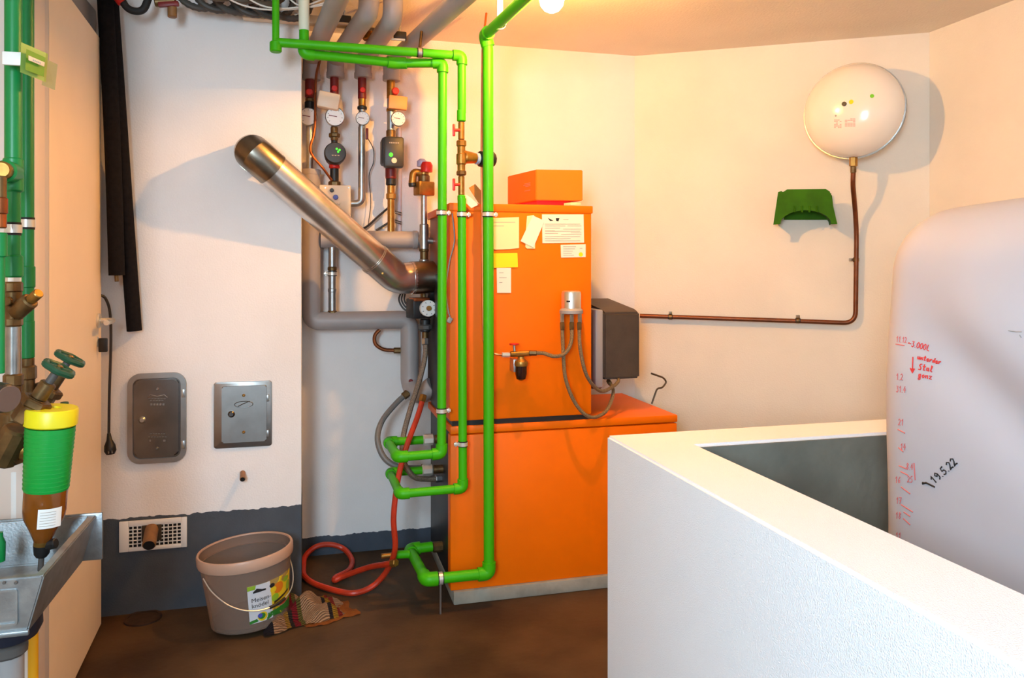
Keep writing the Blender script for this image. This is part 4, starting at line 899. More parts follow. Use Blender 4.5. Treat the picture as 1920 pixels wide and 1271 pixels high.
obj('foam_patch', boxb(p.x-0.035, p.x+0.035, YC-0.010, YC-0.002, gz0+0.02, gz1, 0.002), mat('dirty_opening', (60, 48, 34), 0.9), vs)

# foam tubes
def foam(label, pts, r, slit=True):
    t = thing('foam_tube', label, 'insulation', pts[-1]); obj('foam_body', tube(cat(pts, 5), r, 16), FOAM, t)
    e = Vector(pts[-1]); d = (Vector(pts[-1])-Vector(pts[-2])).normalized(); obj('foam_bore', rod(e-d*0.002, e+d*0.0008, r*0.4, 12, 0.0002), HOLE, t)
    return t
foam('longer black foam pipe insulation tube leaning on the chimney breast beside the door', [P(206, -25, Y=3.08), P(222, 200, Y=3.09), P(236, 400, Y=3.12), P(252, 620, Y=3.14)], 0.0265)
t = foam('shorter black foam pipe insulation tube hanging nearest the door edge', [P(196, -25, Y=3.06), P(208, 200, Y=3.06), P(214, 350, Y=3.065), P(219, 516, Y=3.07)], 0.0275)
obj('inner_rod', rod(P(218, 510, Y=3.07), P(219, 528, Y=3.07), 0.007), BRASS_D, t)
# cable with plug
pl = thing('power_cable', 'dark power cable with a plug hanging beside the door handle', 'cable', P(205, 840, Y=3.14))
obj('cord', tube(cat([P(188, 553, Y=3.10), P(198, 560, Y=3.11), P(206, 585, Y=3.13), P(208, 640, Y=3.14), P(205, 740, Y=3.14), P(204, 815, Y=3.14)]), 0.005, 8), CABLE, pl)
a = P(204, 812, Y=3.135); obj('plug', lathe([(0.006, 0), (0.010, -0.025), (0.019, -0.045), (0.021, -0.065), (0.014, -0.078), (0, -0.08)], a, (-0.1, 0.1, 1), 14), BLACK, pl)
for s in (-1, 1): obj('plug_pin', rod(a+Vector((0.008+s*0.006, -0.02, -0.06)), a+Vector((0.014+s*0.006, -0.038, -0.066)), 0.0026, 8), STEEL, pl)

# ------------------------------------------------------------------ things under the ceiling at the left
def corrugated(pts, r, k=4, n=10):
    path = cat(pts, k); return tube(path, [r*(1.0 if i % 2 else 0.86) for i in range(len(path))], n)
def loops(x0, x1, y0, y1, Y, n, rx, rz, ph, ty):
    out = []; N = n*16
    for i in range(N+1):
        f = i/N; a = 2*math.pi*n*f+ph; c_ = P(x0+(x1-x0)*f, y0+(y1-y0)*f, Y=Y)
        out.append(c_+Vector((rx*math.cos(a), ty*math.sin(a+0.6), rz*math.sin(a))))
    return out
cc = thing('conduit_coil', 'coil of dark corrugated conduit hanging under the ceiling before the chimney breast', 'conduit', P(440, -10, Y=3.06))
obj('coil', corrugated(loops(352, 552, -16, 8, 3.07, 6, 0.062, 0.066, 0.4, 0.035), 0.0135, 3), CORR, cc)
c2 = thing('conduit_coil', 'second smaller coil of brown corrugated conduit in front of the larger coil', 'conduit', P(460, -20, Y=2.97))
obj('coil', corrugated(loops(390, 520, -34, -18, 2.97, 3, 0.06, 0.062, 2.2, 0.02), 0.0115, 3), mat('brown_conduit', (86, 70, 54), 0.55, 0, 0.2, 20), c2)
t = thing('black_hose', 'black hose bend with a red end under the ceiling beside the foam tubes', 'hose', P(250, 15, Y=3.0))
obj('bend', tube(cat([P(226, -4, Y=3.0), P(238, 14, Y=3.0), P(254, 21, Y=3.0), P(270, 16, Y=3.0), P(281, -12, Y=3.0)]), 0.013, 12), RUBBER, t)
obj('red_end', rod(P(214, -14, Y=3.0), P(230, 6, Y=3.0), 0.017), RED, t)
t = thing('drain_cock', 'brown drain cock with a red tap under the ceiling beside the conduit coil', 'valve', P(322, 20, Y=3.0))
obj('nozzle', rod(P(323, 12, Y=3.0), P(323, 33, Y=3.0), 0.016), TAN, t); obj('red_tap', box(P(316, 8, Y=2.99), (0.07, 0.02, 0.018), Matrix.Rotation(-0.15, 3, 'Y'), 0.004), RED_D, t); obj('cock_body', rod(P(290, 4, Y=3.0), P(330, 2, Y=3.0), 0.018), BRASS_D, t)
cable('upper white cable drooping in front of the conduit coil', [P(410, -14, Y=2.93), P(450, 8, Y=2.93), P(500, 18, Y=2.93), P(560, 16, Y=2.94), P(612, 4, Y=2.96), P(640, -14, Y=2.98)], 0.0032, CABLE_W)
cable('lower white cable drooping in front of the conduit coil', [P(450, -12, Y=2.92), P(490, 10, Y=2.92), P(530, 16, Y=2.92), P(575, 10, Y=2.94), P(620, -8, Y=2.96)], 0.0032, CABLE_W)
cable('short white cable crossing at the right end of the conduit coil', [P(535, -10, Y=2.92), P(556, 8, Y=2.92), P(580, 13, Y=2.93), P(606, 10, Y=2.95)], 0.003, CABLE_W)
a = P(455, 30, Y=3.14); b2 = P(606, 33, Y=3.14)
tag(obj('mounting_rail', boxb(a.x, b2.x+0.25, 3.12, 3.165, a.z-0.012, a.z+0.02, 0.004), CREAM), 'pale mounting rail along the top of the chimney breast', 'rail')

# ------------------------------------------------------------------ bucket and rag
bc = Vector((-0.208, 2.985, 0.0)); TL = Matrix.Rotation(math.radians(-4.5), 3, FW)
bk = thing('plastic_bucket', 'translucent plastic bucket with a printed label and wire handle beside the rag', 'bucket', bc)
BH_ = 0.262; RB, RT_ = 0.137, 0.163
def tilt(bm):
    bmesh.ops.rotate(bm, cent=(0, 0, 0), matrix=TL, verts=bm.verts[:]); bmesh.ops.translate(bm, vec=bc+UP*0.012, verts=bm.verts[:]); return bm
BUCK = bpy.data.materials.new('bucket_plastic'); BUCK.use_nodes = True; nt = BUCK.node_tree; nt.nodes.clear()
out = nt.nodes.new('ShaderNodeOutputMaterial'); pr = nt.nodes.new('ShaderNodeBsdfPrincipled'); pr.inputs['Base Color'].default_value = srgb((166, 144, 130)); pr.inputs['Roughness'].default_value = 0.35
tr = nt.nodes.new('ShaderNodeBsdfTransparent'); tl = nt.nodes.new('ShaderNodeBsdfTranslucent'); tl.inputs['Color'].default_value = srgb((166, 142, 126))
m1 = nt.nodes.new('ShaderNodeMixShader'); m1.inputs[0].default_value = 0.35; m2 = nt.nodes.new('ShaderNodeMixShader'); m2.inputs[0].default_value = 0.52
nt.links.new(pr.outputs[0], m1.inputs[1]); nt.links.new(tl.outputs[0], m1.inputs[2]); nt.links.new(m1.outputs[0], m2.inputs[1]); nt.links.new(tr.outputs[0], m2.inputs[2]); nt.links.new(m2.outputs[0], out.inputs[0])
T_ = 0.0025
obj('shell', tilt(lathe([(0, 0), (RB-0.01, 0), (RB, 0.006), (RT_, BH_), (RT_-T_, BH_), (RB-T_, 0.008), (0, 0.005)], (0, 0, 0), UP, 48)), BUCK, bk, ang=50)
rimb = tilt(lathe([(RT_-0.006, BH_-0.036), (RT_+0.004, BH_-0.036), (RT_+0.006, BH_-0.03), (RT_+0.007, BH_-0.004), (RT_+0.004, BH_+0.003), (RT_-0.002, BH_+0.003), (RT_-0.003, BH_-0.002)], (0, 0, 0), UP, 48))
RIMM = mat('bucket_rim', (190, 154, 132), 0.4)
bmesh.ops.delete(rimb, geom=[f for f in rimb.faces if len(f.verts) > 6], context='FACES')
obj('rim', rimb, RIMM, bk, ang=50)
obj('dirt', tilt(lathe([(0, 0.007), (RB-0.02, 0.009), (RB-0.006, 0.02), (RB-0.03, 0.026), (0.05, 0.03), (0, 0.028)], (0, 0, 0), UP, 30)), mat('dirt', (66, 46, 32), 0.9, 0, 0.4, 60), bk, label='dark dirt at the bottom')
def bs(ang, z, off=0.0012):
    """point on the bucket wall; ang in degrees, 0 = towards the camera, positive to the right"""
    d0 = (Vector((0, 0, 0))-Vector((bc.x, bc.y, 0))).normalized(); a0 = math.atan2(d0.y, d0.x)+math.radians(ang); r = RB+(RT_-RB)*(z-0.006)/(BH_-0.006)+off
    return Vector((r*math.cos(a0), r*math.sin(a0), z))
def patch(poly, off, bm, mi):
    """fan of a polygon in (angle, z), draped on the wall"""
    cx_ = sum(p[0] for p in poly)/len(poly); cz_ = sum(p[1] for p in poly)/len(poly); n = len(poly); rings = []
    for k in range(1, 5):
        f = k/4; ring_ = []
        for i in range(n):
            for j in range(3):
                t = j/3; x = poly[i][0]*(1-t)+poly[(i+1) % n][0]*t; z = poly[i][1]*(1-t)+poly[(i+1) % n][1]*t
                ring_.append(bm.verts.new(bs(cx_+(x-cx_)*f, cz_+(z-cz_)*f, off)))
        rings.append(ring_)
    c_ = bm.verts.new(bs(cx_, cz_, off)); N = len(rings[0])
    for j in range(N):
        f = bm.faces.new((c_, rings[0][j], rings[0][(j+1) % N])); f.material_index = mi
    for A, B_ in zip(rings, rings[1:]):
        for j in range(N):
            f = bm.faces.new((A[j], B_[j], B_[(j+1) % N], A[(j+1) % N])); f.material_index = mi
def ell(a, z, ra, rz, n=14, rot=0): return [(a+ra*math.cos(2*math.pi*i/n)*math.cos(rot)-0*rz, z+rz*math.sin(2*math.pi*i/n)+ra*0.0016*math.cos(2*math.pi*i/n)*math.sin(rot)) for i in range(n)]
LBM = [mat('label_white', (206, 208, 214), 0.5), mat('label_green', (40, 120, 36), 0.5), mat('label_yellow', (222, 190, 30), 0.5), mat('label_lime', (140, 176, 40), 0.5), mat('label_orange', (216, 120, 24), 0.5), BLUE, mat('label_brown', (52, 34, 24), 0.5), mat('label_red', (206, 60, 34), 0.5), INK, mat('label_tan', (200, 170, 130), 0.5)]
lb = bmesh.new(); A0_, A1_ = 0, 74; Z0, Z1 = 0.036, 0.172
patch([(A0_, Z0), (A1_, Z0), (A1_, Z1), (A0_, Z1)], 0.0010, lb, 2)
patch([(A0_, Z0), (34, Z0), (30, Z1), (A0_, Z1)], 0.0014, lb, 0)
patch([(A0_, Z0), (A1_, Z0), (A1_, Z0+0.034), (46, Z0+0.026), (30, Z0+0.024), (A0_, Z0+0.010)], 0.0018, lb, 1)
patch([(A0_, Z1-0.016), (10, Z1-0.014), (11, Z1), (A0_, Z1)], 0.0018, lb, 3)
patch(ell(44, 0.135, 9, 0.020), 0.0018, lb, 4); patch(ell(60, 0.150, 7, 0.010), 0.0019, lb, 3); patch(ell(35, 0.136, 5, 0.011), 0.0022, lb, 2); patch(ell(38, 0.105, 6, 0.014), 0.0020, lb, 3); patch(ell(66, 0.120, 6, 0.020), 0.0018, lb, 3)
patch(ell(33, 0.153, 4, 0.008), 0.0022, lb, 8)
patch([(36, 0.083), (66, 0.100), (66, 0.108), (36, 0.092)], 0.0024, lb, 6); patch(ell(52, 0.074, 12, 0.011), 0.0022, lb, 9); patch(ell(52, 0.074, 10, 0.008), 0.0026, lb, 7)
patch(ell(18, 0.055, 8, 0.019), 0.0022, lb, 0); patch(ell(18, 0.055, 7, 0.0165), 0.0026, lb, 2); patch(ell(17, 0.057, 5, 0.011), 0.0029, lb, 1); patch(ell(14.5, 0.060, 3.4, 0.008), 0.0032, lb, 5)
patch([(7, 0.150), (12, 0.160), (19, 0.153), (24, 0.152), (24, 0.146), (7, 0.145)], 0.0022, lb, 8)
label_o = obj('product_label', tilt(lb), LBM, bk, smooth=False)
def curved_text(s, size, a0, z, m, bold=1):
    cu = text_bm(s, size, (0, 0, 0), (1, 0, 0), (0, 1, 0), (0, 0, 1), 0)
    bmesh.ops.subdivide_edges(cu, edges=[e for e in cu.edges if e.calc_length() > 0.006], cuts=2)
    for v in cu.verts:
        x, y = v.co.x, v.co.y; v.co = bs(a0+math.degrees(x/0.146), z+y, 0.0030)
    obj('label_text', tilt(cu), m, label_o, smooth=False)
curved_text('Meisen-', 0.0215, 4, 0.113, INK); curved_text('knödel', 0.0215, 4, 0.093, INK)
hp0, hp1 = bs(-62, 0.205, 0.004), bs(118, 0.205, 0.004)
arc_ = [bs(-62+180*0.0, 0.205, 0.006)]
hpts = [bs(-62, 0.205, 0.006), bs(-45, 0.165, 0.010), bs(-22, 0.118, 0.012), bs(2, 0.090, 0.014), bs(26, 0.082, 0.015), bs(50, 0.088, 0.014), bs(74, 0.108, 0.013), bs(98, 0.150, 0.010), bs(118, 0.205, 0.006)]
hb3 = tilt(tube(cat(hpts, 6), 0.0022, 8)); hnd = obj('wire_handle', hb3, SILVER, bk)
obj('handle_grip', tilt(tube(cat([bs(26, 0.082, 0.016), bs(38, 0.084, 0.016), bs(50, 0.088, 0.015)], 6), 0.0058, 10)), BLACK, hnd)

def cloth(name, label, outline_c, size, rot, z0, m, seed, hgt, nx=34, ny=26, folds=()):
    rnd = random.Random(seed); b = bmesh.new(); g = []
    for i in range(nx+1):
        row = []
        for j in range(ny+1):
            u, v = i/nx*2-1, j/ny*2-1
            wob = 1+0.10*math.sin(5*math.atan2(v, u)+seed)
            x, y = u*size[0]*wob, v*size[1]*wob
            edge = max(abs(u), abs(v)); hh_ = max(0, 1-edge**3)
            z = z0+hgt*hh_*(0.55+0.28*math.sin(u*5.2+v*2.1+seed)+0.22*math.sin(v*7-u*3+seed*2))+0.004*math.sin(u*13+v*17)
            c, s = math.cos(rot), math.sin(rot)
            row.append(b.verts.new((outline_c.x+x*c-y*s, outline_c.y+x*s+y*c, max(z0, z))))
        g.append(row)
    for i in range(nx):
        for j in range(ny): b.faces.new((g[i][j], g[i+1][j], g[i+1][j+1], g[i][j+1]))
    r = bmesh.ops.solidify(b, geom=b.faces[:], thickness=-0.003)
    uv = b.loops.layers.uv.new('UVMap')
    for f in b.faces:
        for l in f.loops:
            p = l.vert.co-outline_c; c, s = math.cos(-rot), math.sin(-rot); l[uv].uv = ((p.x*c-p.y*s)/size[0]*0.5+0.5, (p.x*s+p.y*c)/size[1]*0.5+0.5)
    o = obj(name, b, m, ang=70); return tag(o, label, 'rag')
RAG = bpy.data.materials.new('woven_rag'); RAG.use_nodes = True; nt = RAG.node_tree; bsd = nt.nodes['Principled BSDF']; bsd.inputs['Roughness'].default_value = 0.95
tcn = nt.nodes.new('ShaderNodeTexCoord'); spx = nt.nodes.new('ShaderNodeSeparateXYZ'); nt.links.new(tcn.outputs['UV'], spx.inputs[0])
rp = nt.nodes.new('ShaderNodeValToRGB'); rp.color_ramp.interpolation = 'CONSTANT'
cols = [(0.0, (40, 34, 44)), (0.06, (206, 160, 120)), (0.22, (196, 150, 60)), (0.28, (60, 50, 46)), (0.33, (160, 30, 44)), (0.40, (120, 110, 50)), (0.45, (214, 170, 130)), (0.74, (60, 50, 50)), (0.79, (208, 160, 50)), (0.86, (178, 60, 50)), (0.92, (206, 170, 140))]
rp.color_ramp.elements[0].color = srgb(cols[0][1]); rp.color_ramp.elements[1].position = cols[1][0]; rp.color_ramp.elements[1].color = srgb(cols[1][1])
for pz, cz in cols[2:]:
    e = rp.color_ramp.elements.new(pz); e.color = srgb(cz)
nt.links.new(spx.outputs['X'], rp.inputs[0])
wv = nt.nodes.new('ShaderNodeTexWave'); wv.bands_direction = 'Y'; wv.inputs['Scale'].default_value = 15; wv.inputs['Distortion'].default_value = 1.5; nt.links.new(tcn.outputs['UV'], wv.inputs[0])
wr = nt.nodes.new('ShaderNodeValToRGB'); wr.color_ramp.elements[0].color = (0.35, 0.3, 0.28, 1); wr.color_ramp.elements[0].position = 0.3; wr.color_ramp.elements[1].position = 0.55
nt.links.new(wv.outputs['Color'], wr.inputs[0])
mxr = nt.nodes.new('ShaderNodeMix'); mxr.data_type = 'RGBA'; mxr.blend_type = 'MULTIPLY'; mxr.inputs['Factor'].default_value = 1
nt.links.new(rp.outputs[0], mxr.inputs['A']); nt.links.new(wr.outputs[0], mxr.inputs['B']); nt.links.new(mxr.outputs['Result'], bsd.inputs['Base Color'])
bpn = nt.nodes.new('ShaderNodeBump'); bpn.inputs['Strength'].default_value = 0.6; bpn.inputs['Distance'].default_value = 0.006; nt.links.new(wv.outputs['Fac'], bpn.inputs['Height']); nt.links.new(bpn.outputs['Normal'], bsd.inputs['Normal'])
rc = P(566, 1146, Z=0.02); cloth('woven_rag', 'crumpled colourful striped woven rag beside and under the bucket', Vector((rc.x, rc.y, 0)), (0.150, 0.090), 0.34, 0.006, RAG, 1.3, 0.085)
rc = P(612, 1154, Z=0.0); cloth('orange_cloth', 'flat brownish orange cloth under the striped rag', Vector((rc.x, rc.y, 0)), (0.105, 0.068), 0.35, 0.002, mat('orange_cloth', (168, 98, 40), 0.9, 0, 0.2, 30), 4.1, 0.012, 18, 14)
p = P(268, 1160, Z=0); fd = thing('floor_drain', 'small round dark floor drain beside the bucket', 'drain', p)
obj('drain_ring', ring(p+UP*0.003, UP, 0.055, 0.006, 0.010, 32), mat('rusty_iron', (64, 44, 32), 0.7, 0.3, 0.3, 40), fd); obj('drain_plate', rod(p, p+UP*0.003, 0.055, 32, 0.0005), mat('drain_plate', (58, 42, 30), 0.7, 0.2, 0.3, 40), fd)

# ------------------------------------------------------------------ left wall plumbing
LP1 = thing('green_riser_pipe', 'rear green plastic riser pipe on the left wall next to the door frame', 'pipe', P(50, 660, D=1.88))
d1 = 1.88
stack(LP1, 51, None, [('pipe_run', -321, 655, 11.5, GREEN_D), ('socket', 498, 540, 13.5, GREEN_D), ('pipe_socket', 600, 672, 12.5, GREEN_D), ('brass_nipple', 670, 690, 12, BRASS_D), ('union_nut', 685, 712, 16, BRASS_D, 8), ('brass_base', 708, 760, 13, BRASS_D)], D=d1)
p = P(51, 419, D=d1); clamp(p, UP, M_(11.5, p), LP1, wd=0.019)
LP2 = thing('green_riser_pipe', 'front green plastic riser pipe with tee and brass strainer on the left wall', 'pipe', P(25, 660, D=1.74))
d2 = 1.74
stack(LP2, 25, None, [('pipe_run', -387, 300, 14.5, GREEN_D), ('tee', 296, 360, 17, GREEN_D), ('pipe_run', 358, 490, 12, GREEN_D), ('socket', 478, 520, 16, GREEN_D), ('hex_nipple', 518, 530, 13, SILVER, 8), ('union_nut', 528, 548, 16, BRASS_D, 8), ('strainer_body', 545, 600, 14.5, BRASS_D), ('union_nut', 595, 612, 16, BRASS_D, 8), ('silver_pipe', 610, 706, 13.5, STEEL), ('union_nut', 700, 724, 17, BRASS_D, 8), ('brass_base', 720, 790, 14, BRASS_D)], D=d2)
p = P(25, 429, D=d2); clamp(p, UP, M_(12, p), LP2, wd=0.019)
a, b2 = P(28, 588, D=d2-0.01), P(58, 562, D=d2-0.02); obj('strainer_arm', rod(a, b2, 0.019), BRASS_D, LP2); c = P(73, 549, D=d2-0.03); obj('strainer_cap', rod(b2, c, 0.0115), BRASS, LP2)
p = P(17, 565, D=d2-0.02); obj('strainer_plug', rod(p, p-FW*0.012, 0.011, 8), BRASS_D, LP2)
p = P(10, 320, D=d2-0.03); obj('tee_outlet', rod(P(24, 325, D=d2), P(8, 320, D=d2-0.05), 0.024), GREEN_D, LP2); obj('outlet_ring', rod(P(9, 320, D=d2-0.045), P(2, 318, D=d2-0.07), 0.019), BRASS, LP2)
LP3 = thing('brass_drop_pipe', 'brass and green drop pipe at the far left in front of the green risers', 'pipe', P(2, 500, D=1.64))
stack(LP3, 0, None, [('brass_body', 330, 372, 11, BRASS_D), ('brass_body', 370, 402, 13, COPPER_D), ('copper_nut', 400, 428, 11, COPPER), ('green_socket', 436, 482, 12, GREEN_D), ('green_pipe', 480, 700, 8, GREEN_D)], D=1.64)
tgq = thing('pipe_tag', 'yellow green information plate on a white holder on the front green riser', 'sign', P(66, 118, D=1.69))
b = prism([P(44, 81, D=1.68), P(90, 101, D=1.74), P(86, 154, D=1.74), P(42, 137, D=1.68)], -FW*0.008); obj('plate', b, mat('lime_plate', (150, 176, 84), 0.4), tgq, smooth=False)
b = prism([P(50, 92, D=1.671), P(85, 108, D=1.722), P(82, 144, D=1.722), P(48, 131, D=1.671)], -FW*0.001); obj('printed_field', b, mat('green_print', (98, 152, 40), 0.5), tgq, smooth=False)
b = prism([P(54, 104, D=1.668), P(84, 117, D=1.712), P(83, 125, D=1.712), P(54, 113, D=1.668)], -FW*0.001); o = obj('name_strip', b, CREAM, tgq, smooth=False)
bq = bmesh.new()
for k in range(5): prism([P(62+k*3, 111+k*1.3, D=1.665), P(64+k*3, 112+k*1.3, D=1.665), P(64+k*3, 115+k*1.3, D=1.665), P(62+k*3, 114+k*1.3, D=1.665)], -FW*0.0005, bq)
obj('strip_print', bq, INK_G, o, smooth=False)['kind'] = 'stuff'
b = prism([P(89, 112, D=1.75), P(108, 121, D=1.80), P(103, 169, D=1.80), P(80, 160, D=1.75)], -FW*0.004); obj('rear_plate', b, mat('pale_green_plate', (168, 178, 140), 0.4), tgq, smooth=False)
obj('holder', boxb(P(10, 112, D=1.7).x, P(44, 112, D=1.7).x, P(10, 112, D=1.70).y-0.02, P(10, 112, D=1.70).y-0.012, P(20, 125, D=1.7).z, P(20, 100, D=1.7).z, 0.002), WHITE, tgq)
# valves
def wheel_valve(label, base, tip, rw, hasbody=True):
    v = thing('stop_valve', label, 'valve', base); d = (tip-base).normalized(); L = (tip-base).length
    obj('bonnet', rod(base, base+d*L*0.45, 0.026, 8), BRASS_D, v); obj('bonnet_nut', rod(base+d*L*0.30, base+d*L*0.44, 0.034, 6), BRASS_D, v)
    obj('gland', rod(base+d*L*0.44, base+d*L*0.74, 0.017), BRASS_D, v); obj('stem', rod(base+d*L*0.7, tip, 0.009), DGREY, v)
    hb = bmesh.new(); n = 28; e1 = d.orthogonal().normalized(); e2 = d.cross(e1)
    rim_ = [tip+(e1*math.cos(2*math.pi*i/n)+e2*math.sin(2*math.pi*i/n))*rw*(1+0.07*math.cos(2*math.pi*i/n*6)) for i in range(n+1)]
    tube(rim_, 0.0072, 8, hb); hw = obj('handwheel', hb, WHEEL_G, v)
    hb = bmesh.new()
    for k in range(3):
        a = k*math.pi/3; dr = e1*math.cos(a)+e2*math.sin(a); tube([tip-dr*rw, tip+dr*rw], 0.0055, 8, hb)
    obj('spokes', hb, WHEEL_G, hw); obj('wheel_nut', rod(tip-d*0.008, tip+d*0.008, 0.007, 8), BRASS, hw)
wheel_valve('front brass stop valve with dark green handwheel above the yellow capped filter', P(40, 792, D=1.68), P(110, 691, D=1.70), 0.030)
wheel_valve('rear brass stop valve with dark green handwheel half behind the front valve', P(66, 770, D=1.90), P(131, 672, D=1.925), 0.032)
mf = thing('valve_manifold', 'brass valve manifold behind the yellow capped water filter at the left wall', 'manifold', P(20, 840, D=1.72))
a, b2 = P(-20, 842, D=1.72), P(36, 842, D=1.72); obj('body', rod(a, b2, 0.030), BRASS_D, mf); obj('flange', rod(P(28, 842, D=1.715), P(38, 842, D=1.715), 0.036, 8), BRASS_D, mf); obj('neck', rod(P(36, 842, D=1.715), P(66, 844, D=1.73), 0.022), BRASS, mf)
obj('slanted_body', rod(P(0, 868, D=1.70), P(34, 803, D=1.70), 0.030, 10), BRASS_D, mf); obj('riser_block', rod(P(22, 850, D=1.75), P(24, 770, D=1.75), 0.028), BRASS_D, mf)
pg = thing('pressure_gauge', 'round black pressure gauge seen edge on at the far left', 'gauge', P(10, 745, D=1.58))
g0, g1_ = P(-8, 742, D=1.60), P(22, 746, D=1.60); ax_ = (g1_-g0).normalized(); ax_ = (ax_-FW*0.35).normalized()
obj('gauge_case', rod(g0, g0+ax_*0.034, 0.030, 28), BLACK, pg); obj('gauge_glass', rod(g0+ax_*0.034, g0+ax_*0.038, 0.028, 28, 0.001), mat('gauge_face', (104, 80, 68), 0.15), pg); obj('green_field', rod(g0-ax_*0.001-FW*0.0+UP*0.0, g0-ax_*0.004, 0.02), GREEN_D, pg)
# water filter
wf = thing('water_filter', 'water filter with yellow cap, green body and amber bowl hanging over the metal sink', 'filter', P(92, 910, D=1.70))
ftop, fbot = P(97, 766, D=1.70), P(80, 1010, D=1.70); fa = (ftop-fbot).normalized()
def fp(y): return fbot+fa*((1010-y)/(1010-766)*(ftop-fbot).length)
fr = lambda px: px*1.70/FPX
L_ = (ftop-fbot).length
obj('cap', lathe([(fr(42), 0), (fr(45), 0.003), (fr(45), fr(30)), (fr(43), fr(33)), (fr(16), fr(33)), (fr(15), fr(30)), (0, fr(30))], fp(797), fa, 40), YCAP, wf)
obj('body', lathe([(fr(37), 0), (fr(38), 0.004), (fr(41.5), fr(118)), (0, fr(119))], fp(917), fa, 40), GBODY, wf)
for k in range(14):
    y_ = 912-k*8; obj('body_rib', ring(fp(y_), fa, fr(37.6+k*0.26), 0.0022, 0.0012, 40), GBODY, wf)
obj('bowl', lathe([(fr(14), 0), (fr(22), fr(20)), (fr(34), fr(45)), (fr(36), fr(60)), (fr(36.5), fr(100)), (0, fr(100))], fp(1015), fa, 36), AMBER, wf)
obj('drain_collar', lathe([(fr(13), 0), (fr(15), fr(4)), (fr(14), fr(16)), (0, fr(16))], fp(1024), fa, 20), BRASS, wf)
obj('drain_valve', lathe([(fr(9), 0), (fr(13), fr(6)), (fr(15), fr(22)), (0, fr(22))], fp(1044), fa, 16), BLACK, wf)
obj('drain_tip', rod(fp(1040), fp(1070), fr(5)), DGREY, wf)
obj('drain_knob', rod(fp(1022)+RT*fr(8), fp(1018)+RT*fr(26), fr(10), 10), BLACK, wf)
sd = bmesh.new(); e1 = RT-fa*RT.dot(fa); e1.normalize(); e2 = -FW
vv = []
for i in range(9):
    a = math.radians(14+i*8); rr_ = fr(37); dr = e1*math.sin(a)+e2*math.cos(a)
    vv.append((sd.verts.new(fp(980)+dr*rr_), sd.verts.new(fp(944)+dr*rr_)))
for A, B_ in zip(vv, vv[1:]): sd.faces.new((A[0], B_[0], B_[1], A[1]))
fl_ = obj('filter_label', sd, WHITE, wf)
sd = bmesh.new()
for k in range(6):
    y_ = 950+k*5; pts = []
    for i in range(6):
        a = math.radians(20+i*8); dr = e1*math.sin(a)+e2*math.cos(a); pts.append(fp(y_)+dr*(fr(37)+0.0004))
    tube(pts, 0.0006, 4, sd)
obj('label_print', sd, INK_G, fl_)['kind'] = 'stuff'
p = P(121, 758, D=1.80); obj('drain_button', rod(p-UP*0.03, p+UP*0.006, 0.009, 12), WHEEL_G, wf, label='small dark green button')
tag(obj('white_wall_pipe', rod(P(30, 880, D=1.95), P(30, 1000, D=1.95), 0.018), WHITE), 'white vertical pipe on the left wall behind the water filter', 'pipe')
tag(obj('orange_wall_pipe', rod(P(9, 880, D=1.95), P(9, 985, D=1.95), 0.005), mat('ochre_pipe', (196, 130, 40), 0.5)), 'thin ochre pipe at the far left behind the water filter', 'pipe')

# sink
sk = thing('drip_sink', 'galvanized metal drip sink on the left wall under the water filter', 'sink', P(50, 1080, Z=0.6))
zt, zb = 0.709, 0.60
fr_r, nr_r = P(163, 966, Z=zt), P(107, 1077, Z=zt); XLw = XL+0.004
Yf, Yn = fr_r.y, nr_r.y; xt, xb = (fr_r.x+nr_r.x)/2, (fr_r.x+nr_r.x)/2-0.03
bsn = bmesh.new(); T2 = 0.004
def ringq(xr, yn, yf, z, xl=XLw): return [bsn.verts.new(q_) for q_ in ((xl, yn, z), (xr, yn, z), (xr, yf, z), (xl, yf, z))]
rings = [ringq(xb, Yn+0.003, Yf-0.01, zb), ringq(xt, Yn, Yf, zt), ringq(xt-0.018, Yn+0.014, Yf-0.014, zt+0.001, XLw+0.01), ringq(xt-0.020, Yn+0.016, Yf-0.016, zt-0.008, XLw+0.012), ringq(xb-0.020, Yn+0.03, Yf-0.03, zb+0.012, XLw+0.014)]
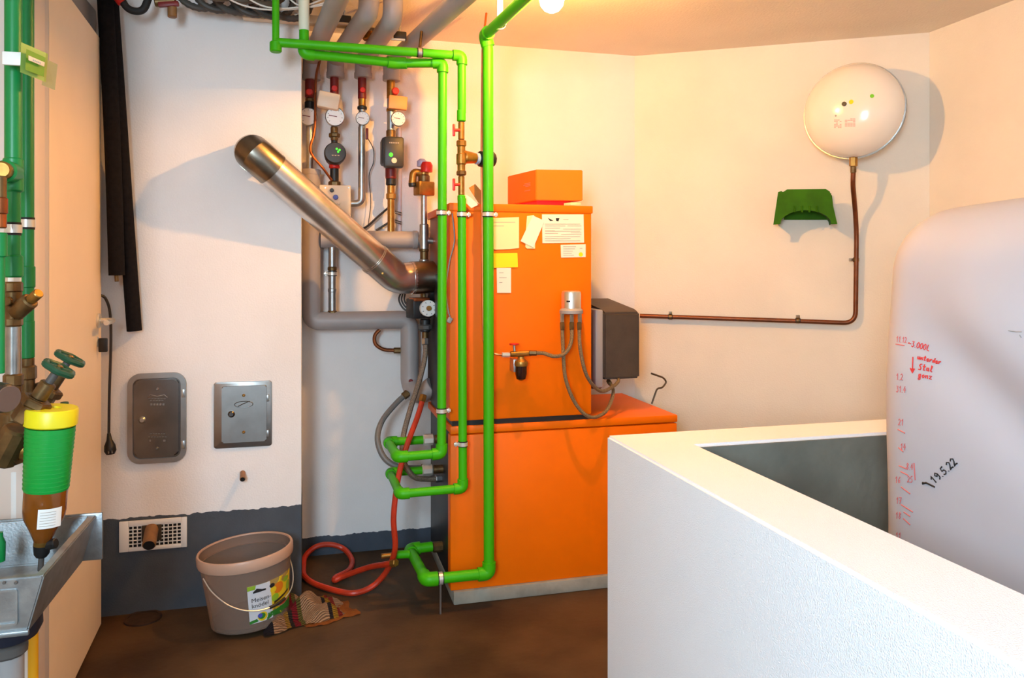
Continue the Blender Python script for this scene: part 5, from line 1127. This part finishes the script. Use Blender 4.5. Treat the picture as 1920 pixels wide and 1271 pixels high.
bsn.faces.new(rings[0][::-1])
for A, B_ in zip(rings, rings[1:]):
    for j in range(4): bsn.faces.new((A[j], A[(j+1) % 4], B_[(j+1) % 4], B_[j]))
bsn.faces.new(rings[-1])
bmesh.ops.recalc_face_normals(bsn, faces=bsn.faces[:]); bmesh.ops.bevel(bsn, geom=bsn.edges[:], offset=0.003, segments=2, affect='EDGES')
obj('basin', bsn, SINKM, sk, ang=40)
obj('front_lip', boxb(XLw, xb+0.004, Yn-0.004, Yn+0.004, zb-0.002, zb+0.008, 0.002), SINKM, sk); obj('front_panel_bead', rframe(XLw+0.02, xt-0.045, zb+0.02, zt-0.02, Yn-0.0025, Yn+0.002, 0.006, 0.004), SINKM, sk)
for x in (8, 30): p = P(x, 1092, Y=Yn-0.001); obj('rivet', rod(p, p-Vector((0, 0.003, 0)), 0.003, 8), DGREY, sk)
obj('back_plate', boxb(XLw, xt+0.012, Yf-0.002, Yf+0.006, zb+0.0, zt+0.004, 0.002), SINKM, sk)
dr0 = Vector((P(38, 1195, Y=1.78).x-0.03, 1.80, zb)); obj('drain_pot', lathe([(0.062, 0.0), (0.064, -0.04), (0.055, -0.058), (0.03, -0.066), (0.028, -0.07)], dr0, UP, 28), NAVY, sk)
obj('drain_pipe', rod(dr0-UP*0.064, (dr0.x, dr0.y, 0.0), 0.030), GREY, sk); obj('drain_nut', rod(dr0-UP*0.068, dr0-UP*0.095, 0.038, 12), DGREY, sk)
tag(obj('yellow_wall_pipe', rod((P(62, 1250, D=1.95).x, P(62, 1250, D=1.95).y, 0.0), (P(62, 1250, D=1.95).x, P(62, 1250, D=1.95).y, 0.40), 0.012), mat('gas_yellow', (226, 160, 20), 0.45)), 'short yellow pipe rising from the floor behind the drip sink drain', 'pipe')
tag(obj('green_bottle_neck', lathe([(0.012, 0), (0.013, 0.04), (0.008, 0.052), (0.008, 0.062), (0, 0.062)], P(-2, 1052, D=1.66), UP), GREEN_D), 'green fitting standing in the drip sink at the far left', 'fitting')
